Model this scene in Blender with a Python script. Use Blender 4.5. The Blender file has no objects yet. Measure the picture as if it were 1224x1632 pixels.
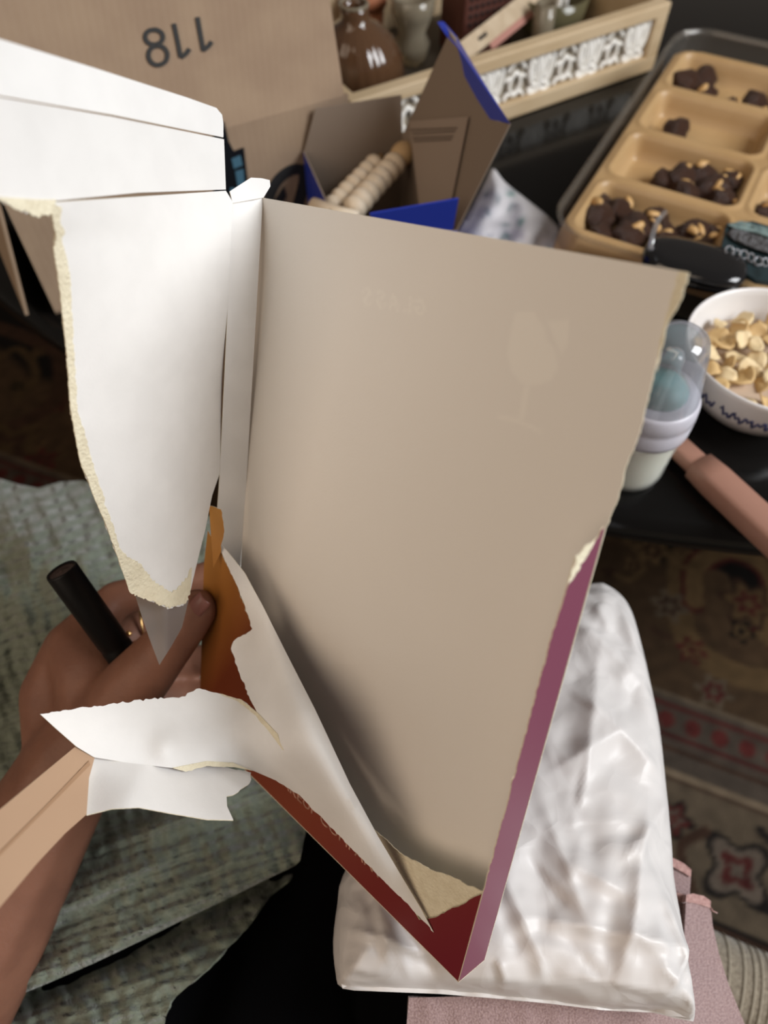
import bpy, bmesh, math, random
import numpy as np
from mathutils import Vector, Matrix, noise
from mathutils.geometry import delaunay_2d_cdt

random.seed(7)
SC = bpy.context.scene
COL = SC.collection
R = math.radians

# ------------------------------------------------------------------ camera
PITCH, HC, FPX = R(56), .95, 1178.0
CAM = Vector((0, 0, HC))
FWD = Vector((0, math.cos(PITCH), -math.sin(PITCH)))
DWN = Vector((0, -math.sin(PITCH), -math.cos(PITCH)))
RGT = Vector((1, 0, 0))
cd = bpy.data.cameras.new('camera')
cam = bpy.data.objects.new('camera', cd)
COL.objects.link(cam)
cam.location = CAM
cam.rotation_euler = (R(90) - PITCH, 0, 0)
cd.sensor_fit = 'VERTICAL'
cd.sensor_height = 9.6
cd.lens = 9.6 * FPX / 1632
cd.clip_start = .01
cd.dof.use_dof = True
cd.dof.focus_distance = .33
cd.dof.aperture_fstop = 1.8
SC.camera = cam

# ------------------------------------------------------------------ light
w = bpy.data.worlds.new('room_ambience')
SC.world = w
w.use_nodes = True
bg = w.node_tree.nodes['Background']
bg.inputs[0].default_value = (1.0, .86, .73, 1)
bg.inputs[1].default_value = .10
ld = bpy.data.lights.new('window_daylight', 'AREA')
ld.shape = 'RECTANGLE'
ld.size, ld.size_y = 1.1, 1.25
ld.energy = 50
ld.color = (.96, .98, 1.0)
lo = bpy.data.objects.new('window_daylight', ld)
COL.objects.link(lo)
lo.location = (1.80, -.15, 1.95)
lo.rotation_euler = (Vector((0, .15, .6)) - Vector(lo.location)).to_track_quat('-Z', 'Y').to_euler()
l2 = bpy.data.lights.new('warm_fill', 'AREA')  # added fill from behind left to lift the carton's back panel, no real source
l2.shape = 'RECTANGLE'; l2.size, l2.size_y = 2.2, 2.4
l2.energy = 27
l2.color = (1.0, .80, .62)
lo2 = bpy.data.objects.new('warm_fill', l2)
COL.objects.link(lo2)
lo2.location = (-1.5, -1.3, 2.4)
lo2.rotation_euler = (Vector((0, .15, .6)) - Vector(lo2.location)).to_track_quat('-Z', 'Y').to_euler()
SC.view_settings.view_transform = 'Standard'
SC.view_settings.look = 'None'
SC.view_settings.gamma = 1
SC.view_settings.use_curve_mapping = False
SC.view_settings.exposure = .35

# ------------------------------------------------------------------ geometry helpers
def ray(px, py):
    return RGT * ((px - 612) / FPX) + DWN * ((py - 816) / FPX) + FWD
def W(px, py, d):
    return CAM + ray(px, py) * d
def T(px, py, z):
    r = ray(px, py)
    return CAM + r * ((z - HC) / r.z)
def PLN(px, py, p, n):
    r = ray(px, py)
    return CAM + r * ((p - CAM).dot(n) / r.dot(n))
def dep(P):
    return (P - CAM).dot(FWD)

def tag(o, label=None, cat=None, group=None, kind=None):
    if label: o['label'] = label
    if cat: o['category'] = cat
    if group: o['group'] = group
    if kind: o['kind'] = kind
    return o
def empty(name, loc=(0, 0, 0), label=None, cat=None, group=None):
    o = bpy.data.objects.new(name, None)
    COL.objects.link(o)
    o.location = loc
    o.empty_display_size = .02
    return tag(o, label, cat, group)
def adopt(o, parent):
    o.parent = parent
    m = Matrix.Translation(parent.location)
    p = parent.parent
    M = parent.matrix_basis.copy()
    if p is not None:
        M = p.matrix_basis @ parent.matrix_parent_inverse @ M
    o.matrix_parent_inverse = M.inverted()
    return o
def mats(me, m):
    for k in (m if isinstance(m, (list, tuple)) else [m]):
        me.materials.append(k)
def obj(name, verts, faces, m, parent=None, smooth=True):
    me = bpy.data.meshes.new(name)
    me.from_pydata([tuple(v) for v in verts], [], faces)
    mats(me, m)
    if smooth:
        me.polygons.foreach_set('use_smooth', [True] * len(me.polygons))
    me.update()
    o = bpy.data.objects.new(name, me)
    COL.objects.link(o)
    if parent: adopt(o, parent)
    return o
def bobj(name, bm, m, parent=None, smooth=True):
    me = bpy.data.meshes.new(name)
    bm.normal_update()
    bm.to_mesh(me); bm.free()
    mats(me, m)
    if smooth:
        me.polygons.foreach_set('use_smooth', [True] * len(me.polygons))
    o = bpy.data.objects.new(name, me)
    COL.objects.link(o)
    if parent: adopt(o, parent)
    return o
def copy_tree(o, parent=None):
    c = o.copy()
    COL.objects.link(c)
    if parent: c.parent = parent
    for ch in list(o.children):
        copy_tree(ch, c)
    return c
def bevel(o, wd=.002, seg=2, ang=35):
    m = o.modifiers.new('bevel', 'BEVEL'); m.width = wd; m.segments = seg; m.limit_method = 'ANGLE'; m.angle_limit = R(ang)
    return o
def box(name, cx, size, rot, m, parent=None, bev=.0015):
    """box centred on cx, size xyz, rot = 3x3 matrix or z angle"""
    bm = bmesh.new()
    bmesh.ops.create_cube(bm, size=1)
    rm = rot if isinstance(rot, Matrix) else Matrix.Rotation(rot, 3, 'Z')
    for v in bm.verts:
        v.co = rm @ Vector((v.co.x * size[0], v.co.y * size[1], v.co.z * size[2])) + Vector(cx)
    if bev:
        bmesh.ops.bevel(bm, geom=bm.edges[:], offset=bev, segments=2, affect='EDGES', profile=.5)
    return bobj(name, bm, m, parent, smooth=False)
def lathe(name, prof, m, parent=None, loc=(0, 0, 0), seg=48, tilt=None, ripple=None, close=False):
    V, Fc = [], []
    n = len(prof)
    for i in range(seg):
        a = 2 * math.pi * i / seg
        for (r, z) in prof:
            rr = r * (1 + ripple(a, z)) if ripple else r
            v = Vector((rr * math.cos(a), rr * math.sin(a), z))
            if tilt: v = tilt @ v
            V.append(v + Vector(loc))
    for i in range(seg):
        j = (i + 1) % seg
        for k in range(n - 1):
            Fc.append((i * n + k, j * n + k, j * n + k + 1, i * n + k + 1))
        if close:
            Fc.append((i * n + n - 1, j * n + n - 1, j * n, i * n))
    o = obj(name, V, Fc, m, parent)
    bm = bmesh.new(); bm.from_mesh(o.data)
    bmesh.ops.remove_doubles(bm, verts=bm.verts, dist=1e-6)
    bmesh.ops.recalc_face_normals(bm, faces=bm.faces)
    bm.to_mesh(o.data); bm.free()
    return o
def tube(name, pts, r, m, parent=None, seg=10, cyclic=False, flat=None):
    """pts: vectors; r: radius or list"""
    pts = [Vector(p) for p in pts]
    n = len(pts)
    rs = r if isinstance(r, (list, tuple)) else [r] * n
    V, Fc = [], []
    up = Vector((0, 0, 1))
    prev = None
    for i, p in enumerate(pts):
        a = pts[(i - 1) % n] if (cyclic or i > 0) else p
        b = pts[(i + 1) % n] if (cyclic or i < n - 1) else p
        t = (b - a).normalized()
        if prev is None:
            s = t.cross(up)
            if s.length < 1e-4: s = t.cross(Vector((1, 0, 0)))
        else:
            s = prev - t * prev.dot(t)
        s.normalize(); prev = s
        u = s.cross(t).normalized()
        for k in range(seg):
            an = 2 * math.pi * k / seg
            V.append(p + (s * math.cos(an) + u * math.sin(an)) * rs[i])
    m_ = n if cyclic else n - 1
    for i in range(m_):
        j = (i + 1) % n
        for k in range(seg):
            l = (k + 1) % seg
            Fc.append((i * seg + k, i * seg + l, j * seg + l, j * seg + k))
    if not cyclic:
        Fc.append(tuple(range(seg))[::-1]); Fc.append(tuple((n - 1) * seg + k for k in range(seg)))
    if name is None: return V, Fc
    return obj(name, V, Fc, m, parent)

def smooth_line(pts, n=8, cyclic=False):
    """Catmull-Rom"""
    P = [np.array(p, float) for p in pts]
    out = []
    N = len(P)
    rng = range(N) if cyclic else range(N - 1)
    for i in rng:
        p0 = P[(i - 1) % N] if (cyclic or i > 0) else 2 * P[0] - P[1]
        p1, p2 = P[i], P[(i + 1) % N]
        p3 = P[(i + 2) % N] if (cyclic or i < N - 2) else 2 * P[-1] - P[-2]
        for k in range(n):
            t = k / n
            out.append(.5 * ((2 * p1) + (p2 - p0) * t + (2 * p0 - 5 * p1 + 4 * p2 - p3) * t * t + (3 * p1 - p0 - 3 * p2 + p3) * t ** 3))
    if not cyclic: out.append(P[-1])
    return out

class TPS:
    """thin plate spline through (x, y, value)"""
    def __init__(s, c, lam=0.0):
        c = np.array(c, float)
        s.x = c[:, :2] / 500.
        n = len(c)
        K = s.k(s.x, s.x) + lam * np.eye(n)
        P = np.c_[np.ones(n), s.x]
        A = np.zeros((n + 3, n + 3)); A[:n, :n] = K; A[:n, n:] = P; A[n:, :n] = P.T
        s.w = np.linalg.lstsq(A, np.r_[c[:, 2], np.zeros(3)], rcond=None)[0]
    def k(s, a, b):
        r2 = ((a[:, None] - b[None]) ** 2).sum(-1)
        return np.where(r2 > 0, .5 * r2 * np.log(r2 + 1e-12), 0)
    def __call__(s, q):
        q = np.atleast_2d(np.array(q, float)) / 500.
        return s.k(q, s.x) @ s.w[:-3] + np.c_[np.ones(len(q)), q] @ s.w[-3:]

def inside(poly, q):
    x, y = q[:, 0], q[:, 1]
    c = np.zeros(len(q), bool)
    n = len(poly); j = n - 1
    for i in range(n):
        xi, yi = poly[i]; xj, yj = poly[j]
        hit = ((yi > y) != (yj > y)) & (x < (xj - xi) * (y - yi) / (yj - yi + 1e-12) + xi)
        c ^= hit; j = i
    return c
def segdist(poly, q):
    d = np.full(len(q), 1e9)
    n = len(poly)
    for i in range(n):
        a = np.array(poly[i]); b = np.array(poly[(i + 1) % n]); ab = b - a
        t = np.clip(((q - a) @ ab) / (ab @ ab + 1e-12), 0, 1)
        d = np.minimum(d, np.linalg.norm(q - a - t[:, None] * ab, axis=1))
    return d
def refine(out, seg=14, jag=2.2, seed=0):
    """outline entries (x, y) or (x, y, amp): amp > 0 tears the edge to the next entry"""
    rnd = random.Random(seed)
    res = []
    n = len(out)
    for i in range(n):
        a = out[i]; b = out[(i + 1) % n]
        amp = a[2] if len(a) > 2 else 0
        d = math.hypot(b[0] - a[0], b[1] - a[1])
        k = max(1, int(d / (2.4 if amp >= 3 else 4.5 if amp else seg)))
        nx, ny = -(b[1] - a[1]) / (d + 1e-9), (b[0] - a[0]) / (d + 1e-9)
        for j in range(k):
            t = j / k
            o = 0 if (j == 0 or not amp) else amp * (rnd.uniform(-1, 1) * .6 + 1.2 * noise.noise((seed * 3.1 + i * 1.7, t * d / 17., 0)))
            res.append((a[0] + (b[0] - a[0]) * t + nx * o, a[1] + (b[1] - a[1]) * t + ny * o))
    return res
def triang(poly, step):
    q = np.array(poly)
    x0, y0 = q.min(0); x1, y1 = q.max(0)
    gx, gy = np.meshgrid(np.arange(x0, x1, step), np.arange(y0, y1, step))
    gx = gx + (np.arange(gx.shape[0])[:, None] % 2) * step * .5
    g = np.c_[gx.ravel(), gy.ravel()]
    g = g[inside(poly, g)]
    if len(g): g = g[segdist(poly, g) > step * .45]
    pts = [Vector(p) for p in poly] + [Vector(p) for p in g]
    r = delaunay_2d_cdt(pts, [], [list(range(len(poly)))], 1, 1e-5)
    return np.array([tuple(v) for v in r[0]]), [tuple(f) for f in r[2]]
def sheet(name, out, ctrl, m, parent=None, step=16, thick=.0004, disp=None, seed=0, raw=False, uvscale=1.0, seg=14, solid=True):
    """a bent piece of card or cloth: outline and a few known points (x, y, distance); it gets its own thickness"""
    poly = out if raw else refine(out, seg=seg, seed=seed)
    v, f = triang(poly, step)
    t = TPS([(c[0], c[1], 1.0 / c[2]) for c in ctrl])
    d = 1.0 / t(v)
    if disp is not None: d = d + disp(v)
    V = [W(p[0], p[1], dd) for p, dd in zip(v, d)]
    F = []
    for a in f:
        nrm = (V[a[1]] - V[a[0]]).cross(V[a[2]] - V[a[0]])
        F.append(a if nrm.dot(CAM - V[a[0]]) > 0 else a[::-1])
    o = obj(name, V, F, m, parent)
    uv = o.data.uv_layers.new(name='UVMap')
    dm = float(d.mean()) / FPX * uvscale
    for l in o.data.loops:
        p = v[l.vertex_index]
        uv.data[l.index].uv = (p[0] * dm, -p[1] * dm)
    if solid:
        s = o.modifiers.new('thickness', 'SOLIDIFY'); s.thickness = thick; s.offset = -1
        if isinstance(m, (list, tuple)) and len(m) > 1:
            s.material_offset = 1
            s.material_offset_rim = 2 if len(m) > 2 else 0
        e = o.modifiers.new('crisp', 'EDGE_SPLIT'); e.split_angle = R(55)
    return o
def decal(name, pix, p, n, m, parent, off=.0004, thick=.0002, step=None):
    """flat print on a plane (p, n)"""
    V = []
    nn = n.normalized()
    if nn.dot(CAM - p) < 0: nn = -nn
    V = [PLN(x, y, p, n) + nn * off for (x, y) in pix]
    k = len(V)
    V2 = [v + nn * thick for v in V]
    F = [tuple(range(k, 2 * k))] + [(i, (i + 1) % k, k + (i + 1) % k, k + i) for i in range(k)]
    o = obj(name, V + V2, F, m, parent, smooth=False)
    bm = bmesh.new(); bm.from_mesh(o.data)
    bmesh.ops.triangulate(bm, faces=[x for x in bm.faces if len(x.verts) > 4])
    bm.to_mesh(o.data); bm.free()
    return o
def text(name, body, size, M, m, parent, extrude=.00012):
    c = bpy.data.curves.new(name, 'FONT')
    c.body = body; c.size = size; c.align_x = 'CENTER'; c.align_y = 'CENTER'; c.extrude = extrude
    c.resolution_u = 3
    t = bpy.data.objects.new(name, c)
    COL.objects.link(t)
    bpy.context.view_layer.update()
    me = bpy.data.meshes.new_from_object(t.evaluated_get(bpy.context.evaluated_depsgraph_get()))
    bpy.data.objects.remove(t)
    me.name = name
    me.materials.clear(); me.materials.append(m)
    me.transform(M)
    o = bpy.data.objects.new(name, me)
    COL.objects.link(o)
    adopt(o, parent)
    return o
def frame(x, y, loc):
    """matrix with given x and y axes"""
    x = x.normalized(); z = x.cross(y).normalized(); y = z.cross(x)
    return Matrix(((x.x, y.x, z.x, loc.x), (x.y, y.y, z.y, loc.y), (x.z, y.z, z.z, loc.z), (0, 0, 0, 1)))

# ------------------------------------------------------------------ materials
def mat(name, col, rough=.6, metal=0, spec=.5, var=None, vscale=30, bump=None, trans=0, alpha=1, ior=1.45, sheen=0, coat=0, sss=0, emit=None, uv=False, stretch=None):
    """var = second colour mixed by noise; bump = (kind, scale, strength)"""
    m = bpy.data.materials.new(name)
    m.use_nodes = True
    nt = m.node_tree; N = nt.nodes; L = nt.links
    b = N['Principled BSDF']
    b.inputs['Base Color'].default_value = (*col, 1)
    b.inputs['Roughness'].default_value = rough
    b.inputs['Metallic'].default_value = metal
    b.inputs['Specular IOR Level'].default_value = spec
    b.inputs['Transmission Weight'].default_value = trans
    b.inputs['Alpha'].default_value = alpha
    b.inputs['IOR'].default_value = ior
    b.inputs['Sheen Weight'].default_value = sheen
    b.inputs['Coat Weight'].default_value = coat
    if sss:
        b.inputs['Subsurface Weight'].default_value = sss
        b.inputs['Subsurface Scale'].default_value = .006
        b.inputs['Subsurface Radius'].default_value = (1, .4, .25)
    tc = N.new('ShaderNodeTexCoord')
    src = tc.outputs['UV' if uv else 'Object']
    if stretch:
        mp = N.new('ShaderNodeMapping')
        mp.inputs['Scale'].default_value = stretch[:3]
        if len(stretch) > 3: mp.inputs['Rotation'].default_value = (0, 0, stretch[3])
        L.new(src, mp.inputs['Vector']); src = mp.outputs['Vector']
    if var is not None:
        n = N.new('ShaderNodeTexNoise'); n.inputs['Scale'].default_value = vscale; n.inputs['Detail'].default_value = 5
        L.new(src, n.inputs['Vector'])
        r = N.new('ShaderNodeMapRange'); r.inputs[1].default_value = .38; r.inputs[2].default_value = .62
        L.new(n.outputs['Fac'], r.inputs[0])
        x = N.new('ShaderNodeMix'); x.data_type = 'RGBA'
        x.inputs[6].default_value = (*col, 1); x.inputs[7].default_value = (*var, 1)
        L.new(r.outputs[0], x.inputs[0]); L.new(x.outputs[2], b.inputs['Base Color'])
    if bump:
        kind, sc, st = bump[:3]
        if kind == 'noise':
            t = N.new('ShaderNodeTexNoise'); t.inputs['Detail'].default_value = 4; out = t.outputs['Fac']
        elif kind == 'voronoi':
            t = N.new('ShaderNodeTexVoronoi'); out = t.outputs['Distance']
        else:
            t = N.new('ShaderNodeTexWave'); t.inputs['Distortion'].default_value = bump[3] if len(bump) > 3 else 2; out = t.outputs['Fac']
        t.inputs['Scale'].default_value = sc
        L.new(src, t.inputs['Vector'])
        bp = N.new('ShaderNodeBump'); bp.inputs['Strength'].default_value = st; bp.inputs['Distance'].default_value = .002
        L.new(out, bp.inputs['Height']); L.new(bp.outputs[0], b.inputs['Normal'])
    if emit:
        b.inputs['Emission Color'].default_value = (*emit[:3], 1); b.inputs['Emission Strength'].default_value = emit[3]
    return m
def clear(name, tint=(1, 1, 1), gloss=.12, rough=.08, body=.0, bodycol=(.8, .8, .82)):
    """thin clear plastic: see-through, with reflections and a little milky body"""
    m = bpy.data.materials.new(name); m.use_nodes = True
    nt = m.node_tree; N = nt.nodes; L = nt.links
    N.remove(N['Principled BSDF'])
    t = N.new('ShaderNodeBsdfTransparent'); t.inputs[0].default_value = (*tint, 1)
    g = N.new('ShaderNodeBsdfGlossy'); g.inputs['Roughness'].default_value = rough
    d = N.new('ShaderNodeBsdfDiffuse'); d.inputs[0].default_value = (*bodycol, 1)
    f = N.new('ShaderNodeLayerWeight'); f.inputs[0].default_value = .35
    mr = N.new('ShaderNodeMapRange'); mr.inputs[3].default_value = gloss * .35; mr.inputs[4].default_value = min(1, gloss * 4)
    L.new(f.outputs['Fresnel'], mr.inputs[0])
    m1 = N.new('ShaderNodeMixShader'); m1.inputs[0].default_value = body
    L.new(t.outputs[0], m1.inputs[1]); L.new(d.outputs[0], m1.inputs[2])
    m2 = N.new('ShaderNodeMixShader')
    L.new(mr.outputs[0], m2.inputs[0]); L.new(m1.outputs[0], m2.inputs[1]); L.new(g.outputs[0], m2.inputs[2])
    L.new(m2.outputs[0], N['Material Output'].inputs[0])
    return m
def vcol(name, rough=.9, bump=None, sheen=0, var=0):
    m = mat(name, (1, 1, 1), rough, bump=bump, sheen=sheen, spec=.2)
    a = m.node_tree.nodes.new('ShaderNodeAttribute'); a.attribute_name = 'Col'
    m.node_tree.links.new(a.outputs['Color'], m.node_tree.nodes['Principled BSDF'].inputs['Base Color'])
    return m
def ramp_along(m, p0, p1, stops, uvn=False):
    """base colour = print gradient between two world points"""
    nt = m.node_tree; N = nt.nodes; L = nt.links
    g = N.new('ShaderNodeNewGeometry')
    s = N.new('ShaderNodeVectorMath'); s.operation = 'SUBTRACT'; s.inputs[1].default_value = p0
    d = N.new('ShaderNodeVectorMath'); d.operation = 'DOT_PRODUCT'
    ax = (p1 - p0); d.inputs[1].default_value = ax / ax.length_squared
    r = N.new('ShaderNodeValToRGB')
    while len(r.color_ramp.elements) < len(stops): r.color_ramp.elements.new(.5)
    for e, (t, c) in zip(r.color_ramp.elements, stops):
        e.position = t; e.color = (*c, 1)
    L.new(g.outputs['Position'], s.inputs[0]); L.new(s.outputs[0], d.inputs[0]); L.new(d.outputs['Value'], r.inputs[0])
    L.new(r.outputs[0], N['Principled BSDF'].inputs['Base Color'])

def film_bump(m):
    """sharp little facets of crumpled film"""
    nt = m.node_tree; N = nt.nodes; L = nt.links
    tc = N.new('ShaderNodeTexCoord')
    ns = N.new('ShaderNodeTexNoise'); ns.inputs['Scale'].default_value = 14
    L.new(tc.outputs['Object'], ns.inputs['Vector'])
    ad = N.new('ShaderNodeMix'); ad.data_type = 'VECTOR'; ad.inputs[0].default_value = .045
    L.new(tc.outputs['Object'], ad.inputs[4]); L.new(ns.outputs['Color'], ad.inputs[5])
    prev = None
    for sc, st in ((17, .30), (42, .09)):
        v = N.new('ShaderNodeTexVoronoi'); v.feature = 'DISTANCE_TO_EDGE'; v.inputs['Scale'].default_value = sc
        L.new(ad.outputs[1], v.inputs['Vector'])
        mr = N.new('ShaderNodeMapRange'); mr.inputs[2].default_value = .22; mr.interpolation_type = 'SMOOTHSTEP'
        L.new(v.outputs['Distance'], mr.inputs[0])
        b = N.new('ShaderNodeBump'); b.inputs['Strength'].default_value = st; b.inputs['Distance'].default_value = .004
        L.new(mr.outputs[0], b.inputs['Height'])
        if prev: L.new(prev.outputs[0], b.inputs['Normal'])
        prev = b
    L.new(prev.outputs[0], N['Principled BSDF'].inputs['Normal'])
M = {}
M['board_white'] = mat('board_white', (.80, .785, .765), .55, var=(.77, .755, .735), vscale=60, bump=('noise', 900, .05), spec=.35)
M['board_back'] = mat('board_back', (.76, .72, .665), .6, spec=.25, bump=('noise', 900, .04))
M['ghost'] = mat('ghost', (.775, .735, .68), .6, spec=.25)
M['ply'] = mat('ply', (.80, .735, .56), .95, var=(.74, .67, .50), vscale=220, bump=('noise', 700, .5), spec=.1)
M['purple'] = mat('purple_print', (.20, .058, .098), .4)
M['front_print'] = mat('front_print', (.4, .05, .03), .38)
M['letter'] = mat('letter_print', (.62, .33, .24), .5)
M['peach'] = mat('peach_print', (.455, .30, .195), .6, spec=.2)
M['peach_line'] = mat('peach_line', (.36, .22, .13), .7, spec=.2)
M['film'] = clear('laminate_film', (.72, .68, .66), .10, .2, .45, (.50, .46, .43))
M['skin'] = mat('skin', (.23, .105, .066), .5, var=(.19, .085, .054), vscale=45, bump=('noise', 450, .12), sss=.12, spec=.35)
M['nail'] = mat('nail', (.24, .10, .08), .3)
M['marker'] = mat('marker_black', (.004, .0035, .0035), .45, spec=.3)
M['marker_end'] = mat('marker_end', (.05, .03, .025), .4)
M['gold'] = mat('gold', (.8, .52, .22), .25, 1)
M['black_cloth'] = mat('black_cloth', (.0025, .0025, .003), .95, bump=('noise', 900, .2), spec=.04)
M['bag'] = mat('bag_plastic', (.66, .635, .62), .38, spec=.38)
film_bump(M['bag'])
M['wood_pale'] = mat('wood_pale', (.57, .44, .28), .5, var=(.50, .37, .22), vscale=14, stretch=(1, 1, 6))
M['lattice'] = mat('lattice_white', (.90, .88, .83), .45, var=(.84, .81, .74), vscale=90)
M['lattice_back'] = mat('lattice_back', (.36, .31, .24), .7)
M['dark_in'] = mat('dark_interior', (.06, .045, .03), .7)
M['carton'] = mat('kraft_board', (.335, .245, .17), .8, var=(.30, .215, .15), vscale=26, bump=('wave', 60, .06, 1.0), spec=.15)
M['carton_edge'] = mat('kraft_edge', (.5, .38, .26), .9)
M['ink'] = mat('ink_black', (.02, .02, .02), .6)
M['tape'] = mat('tape_black', (.008, .009, .011), .25)
M['tape_blue'] = mat('tape_print', (.06, .14, .20), .35)
M['blue'] = mat('blue_print', (.022, .042, .34), .35)
M['greyboard'] = mat('grey_board', (.235, .185, .145), .75, spec=.15)
M['leaflet'] = mat('leaflet', (.29, .23, .185), .7)
M['leaf_text'] = mat('leaflet_print', (.12, .09, .07), .7)
M['bead'] = mat('bead_wood', (.72, .62, .49), .5, var=(.66, .55, .41), vscale=80)
M['bead2'] = mat('bead_wood_tan', (.5, .34, .18), .5)
M['table'] = mat('table_black', (.005, .0047, .0045), .16, spec=.3)
M['bottle'] = clear('bottle_plastic', (.98, .99, .98), .10, .06, .30, (.95, .96, .90))
M['milk'] = mat('milk', (.96, .96, .86), .35, sss=.1)
M['collar'] = mat('bottle_collar', (.64, .63, .70), .3, trans=.15)
M['teat'] = clear('teat_silicone', (.9, .93, .93), .12, .1, .30, (.6, .64, .66))
M['teal'] = mat('teal_valve', (.12, .42, .42), .4)
M['cap'] = clear('clear_cap', (.95, .96, .98), .14, .05, .17, (.7, .72, .78))
M['ceramic'] = mat('ceramic', (.78, .76, .75), .18, coat=.3)
M['blue_ink'] = mat('blue_glaze', (.03, .04, .14), .3)
M['oatmilk'] = mat('cereal_milk', (.55, .42, .31), .3)
M['flake'] = mat('cereal_flake', (.50, .28, .10), .6, var=(.74, .56, .28), vscale=120)
M['flake2'] = mat('cereal_flake_pale', (.78, .66, .42), .6, var=(.66, .47, .24), vscale=120)
M['pinkplastic'] = mat('pink_plastic', (.34, .175, .125), .5)
M['goldtray'] = mat('gold_insert', (.46, .30, .145), .4, 0, var=(.42, .265, .12), vscale=20)
M['pet'] = clear('clear_container', (.95, .93, .9), .055, .2, .05, (.6, .55, .48))
M['choc'] = mat('chocolate', (.075, .034, .022), .4, var=(.12, .058, .036), vscale=90, bump=('noise', 180, .9))
M['nut'] = mat('nut', (.62, .40, .17), .5, var=(.5, .28, .1), vscale=150)
M['blackgloss'] = mat('black_gloss', (.008, .008, .009), .12, coat=.4)
M['packet'] = mat('packet_dark', (.02, .035, .04), .3)
M['shimmer'] = mat('shimmer_foil', (.30, .31, .33), .3, .6, var=(.08, .07, .07), vscale=400)
M['tealglass'] = mat('teal_foil', (.28, .38, .37), .3, .3, var=(.14, .2, .2), vscale=120)
M['vase'] = mat('amber_glass', (.14, .07, .035), .08, trans=.35, coat=.5)
M['terracotta'] = mat('terracotta', (.36, .13, .06), .7)
M['maroon'] = mat('maroon_wood', (.10, .035, .025), .5)
M['hole'] = mat('hole_dark', (.01, .006, .005), .8)
M['cream'] = mat('cream_card', (.55, .44, .31), .6, var=(.48, .37, .25), vscale=60)
M['rose'] = mat('rose_trim', (.42, .2, .16), .6)
M['greenglass'] = mat('olive_glass', (.17, .15, .08), .12, trans=.4)
M['crystal'] = mat('crystal', (.42, .36, .26), .1, trans=.55)
M['gauze'] = None
M['tweed'] = None
M['floor'] = mat('floor_dark_wood', (.045, .028, .02), .5, var=(.03, .018, .012), vscale=8, stretch=(1, 8, 1))

def fabric(name, c1, c2, scale, bumps, rough=.95, sheen=.3, fine=None):
    """woven cloth on UV metres: two colours mixed by fine noise, crinkle from crossed waves"""
    m = mat(name, c1, rough, spec=.15, sheen=sheen)
    nt = m.node_tree; N = nt.nodes; L = nt.links; b = N['Principled BSDF']
    tc = N.new('ShaderNodeTexCoord')
    n = N.new('ShaderNodeTexNoise'); n.inputs['Scale'].default_value = scale; n.inputs['Detail'].default_value = 3
    L.new(tc.outputs['UV'], n.inputs['Vector'])
    mr = N.new('ShaderNodeMapRange'); mr.inputs[1].default_value = .35; mr.inputs[2].default_value = .65
    L.new(n.outputs['Fac'], mr.inputs[0])
    x = N.new('ShaderNodeMix'); x.data_type = 'RGBA'; x.inputs[6].default_value = (*c1, 1); x.inputs[7].default_value = (*c2, 1)
    L.new(mr.outputs[0], x.inputs[0]); L.new(x.outputs[2], b.inputs['Base Color'])
    prev = None
    for (kind, sc, rot, st, dist) in bumps:
        mp = N.new('ShaderNodeMapping'); mp.inputs['Rotation'].default_value = (0, 0, rot)
        L.new(tc.outputs['UV'], mp.inputs['Vector'])
        if kind == 'wave':
            t = N.new('ShaderNodeTexWave'); t.inputs['Distortion'].default_value = dist; t.inputs['Detail'].default_value = 2; t.inputs['Detail Scale'].default_value = 1.2; out = t.outputs['Fac']
        elif kind == 'voronoi':
            t = N.new('ShaderNodeTexVoronoi'); out = t.outputs['Distance']
        else:
            t = N.new('ShaderNodeTexNoise'); t.inputs['Detail'].default_value = 3; out = t.outputs['Fac']
        t.inputs['Scale'].default_value = sc
        L.new(mp.outputs[0], t.inputs['Vector'])
        bp = N.new('ShaderNodeBump'); bp.inputs['Strength'].default_value = st; bp.inputs['Distance'].default_value = .002
        L.new(out, bp.inputs['Height'])
        if prev: L.new(prev.outputs[0], bp.inputs['Normal'])
        prev = bp
    L.new(prev.outputs[0], b.inputs['Normal'])
    return m
M['gauze'] = fabric('sage_gauze', (.20, .225, .175), (.155, .175, .13), 160, [('wave', 40, R(72), 1.0, 3.0), ('wave', 26, R(-18), .7, 4.0), ('noise', 240, 0, .4, 0), ('noise', 900, 0, .5, 0)])
M['pink_cloth'] = fabric('pink_chambray', (.40, .285, .275), (.27, .18, .178), 900, [('noise', 900, 0, .6, 0)])
M['pink_hem'] = fabric('pink_hem', (.50, .31, .28), (.36, .2, .185), 500, [('noise', 350, 0, .8, 0)])
M['tweed'] = fabric('tweed', (.30, .25, .185), (.16, .125, .09), 420, [('wave', 52, R(2), .9, 1.5), ('noise', 420, 0, .9, 0)])
M['tweed_rib'] = mat('tweed_rib', (.42, .37, .29), .9)
M['tweed_pale'] = fabric('tweed_pale', (.34, .295, .225), (.19, .155, .115), 420, [('noise', 420, 0, .9, 0)])

# ------------------------------------------------------------------ setting: floor, rug
fl = box('floor', (0, .4, -.02), (5, 5, .02), 0, M['floor'], bev=0)
tag(fl, 'dark wooden floor under the patterned rug', 'floor', kind='structure')

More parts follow.
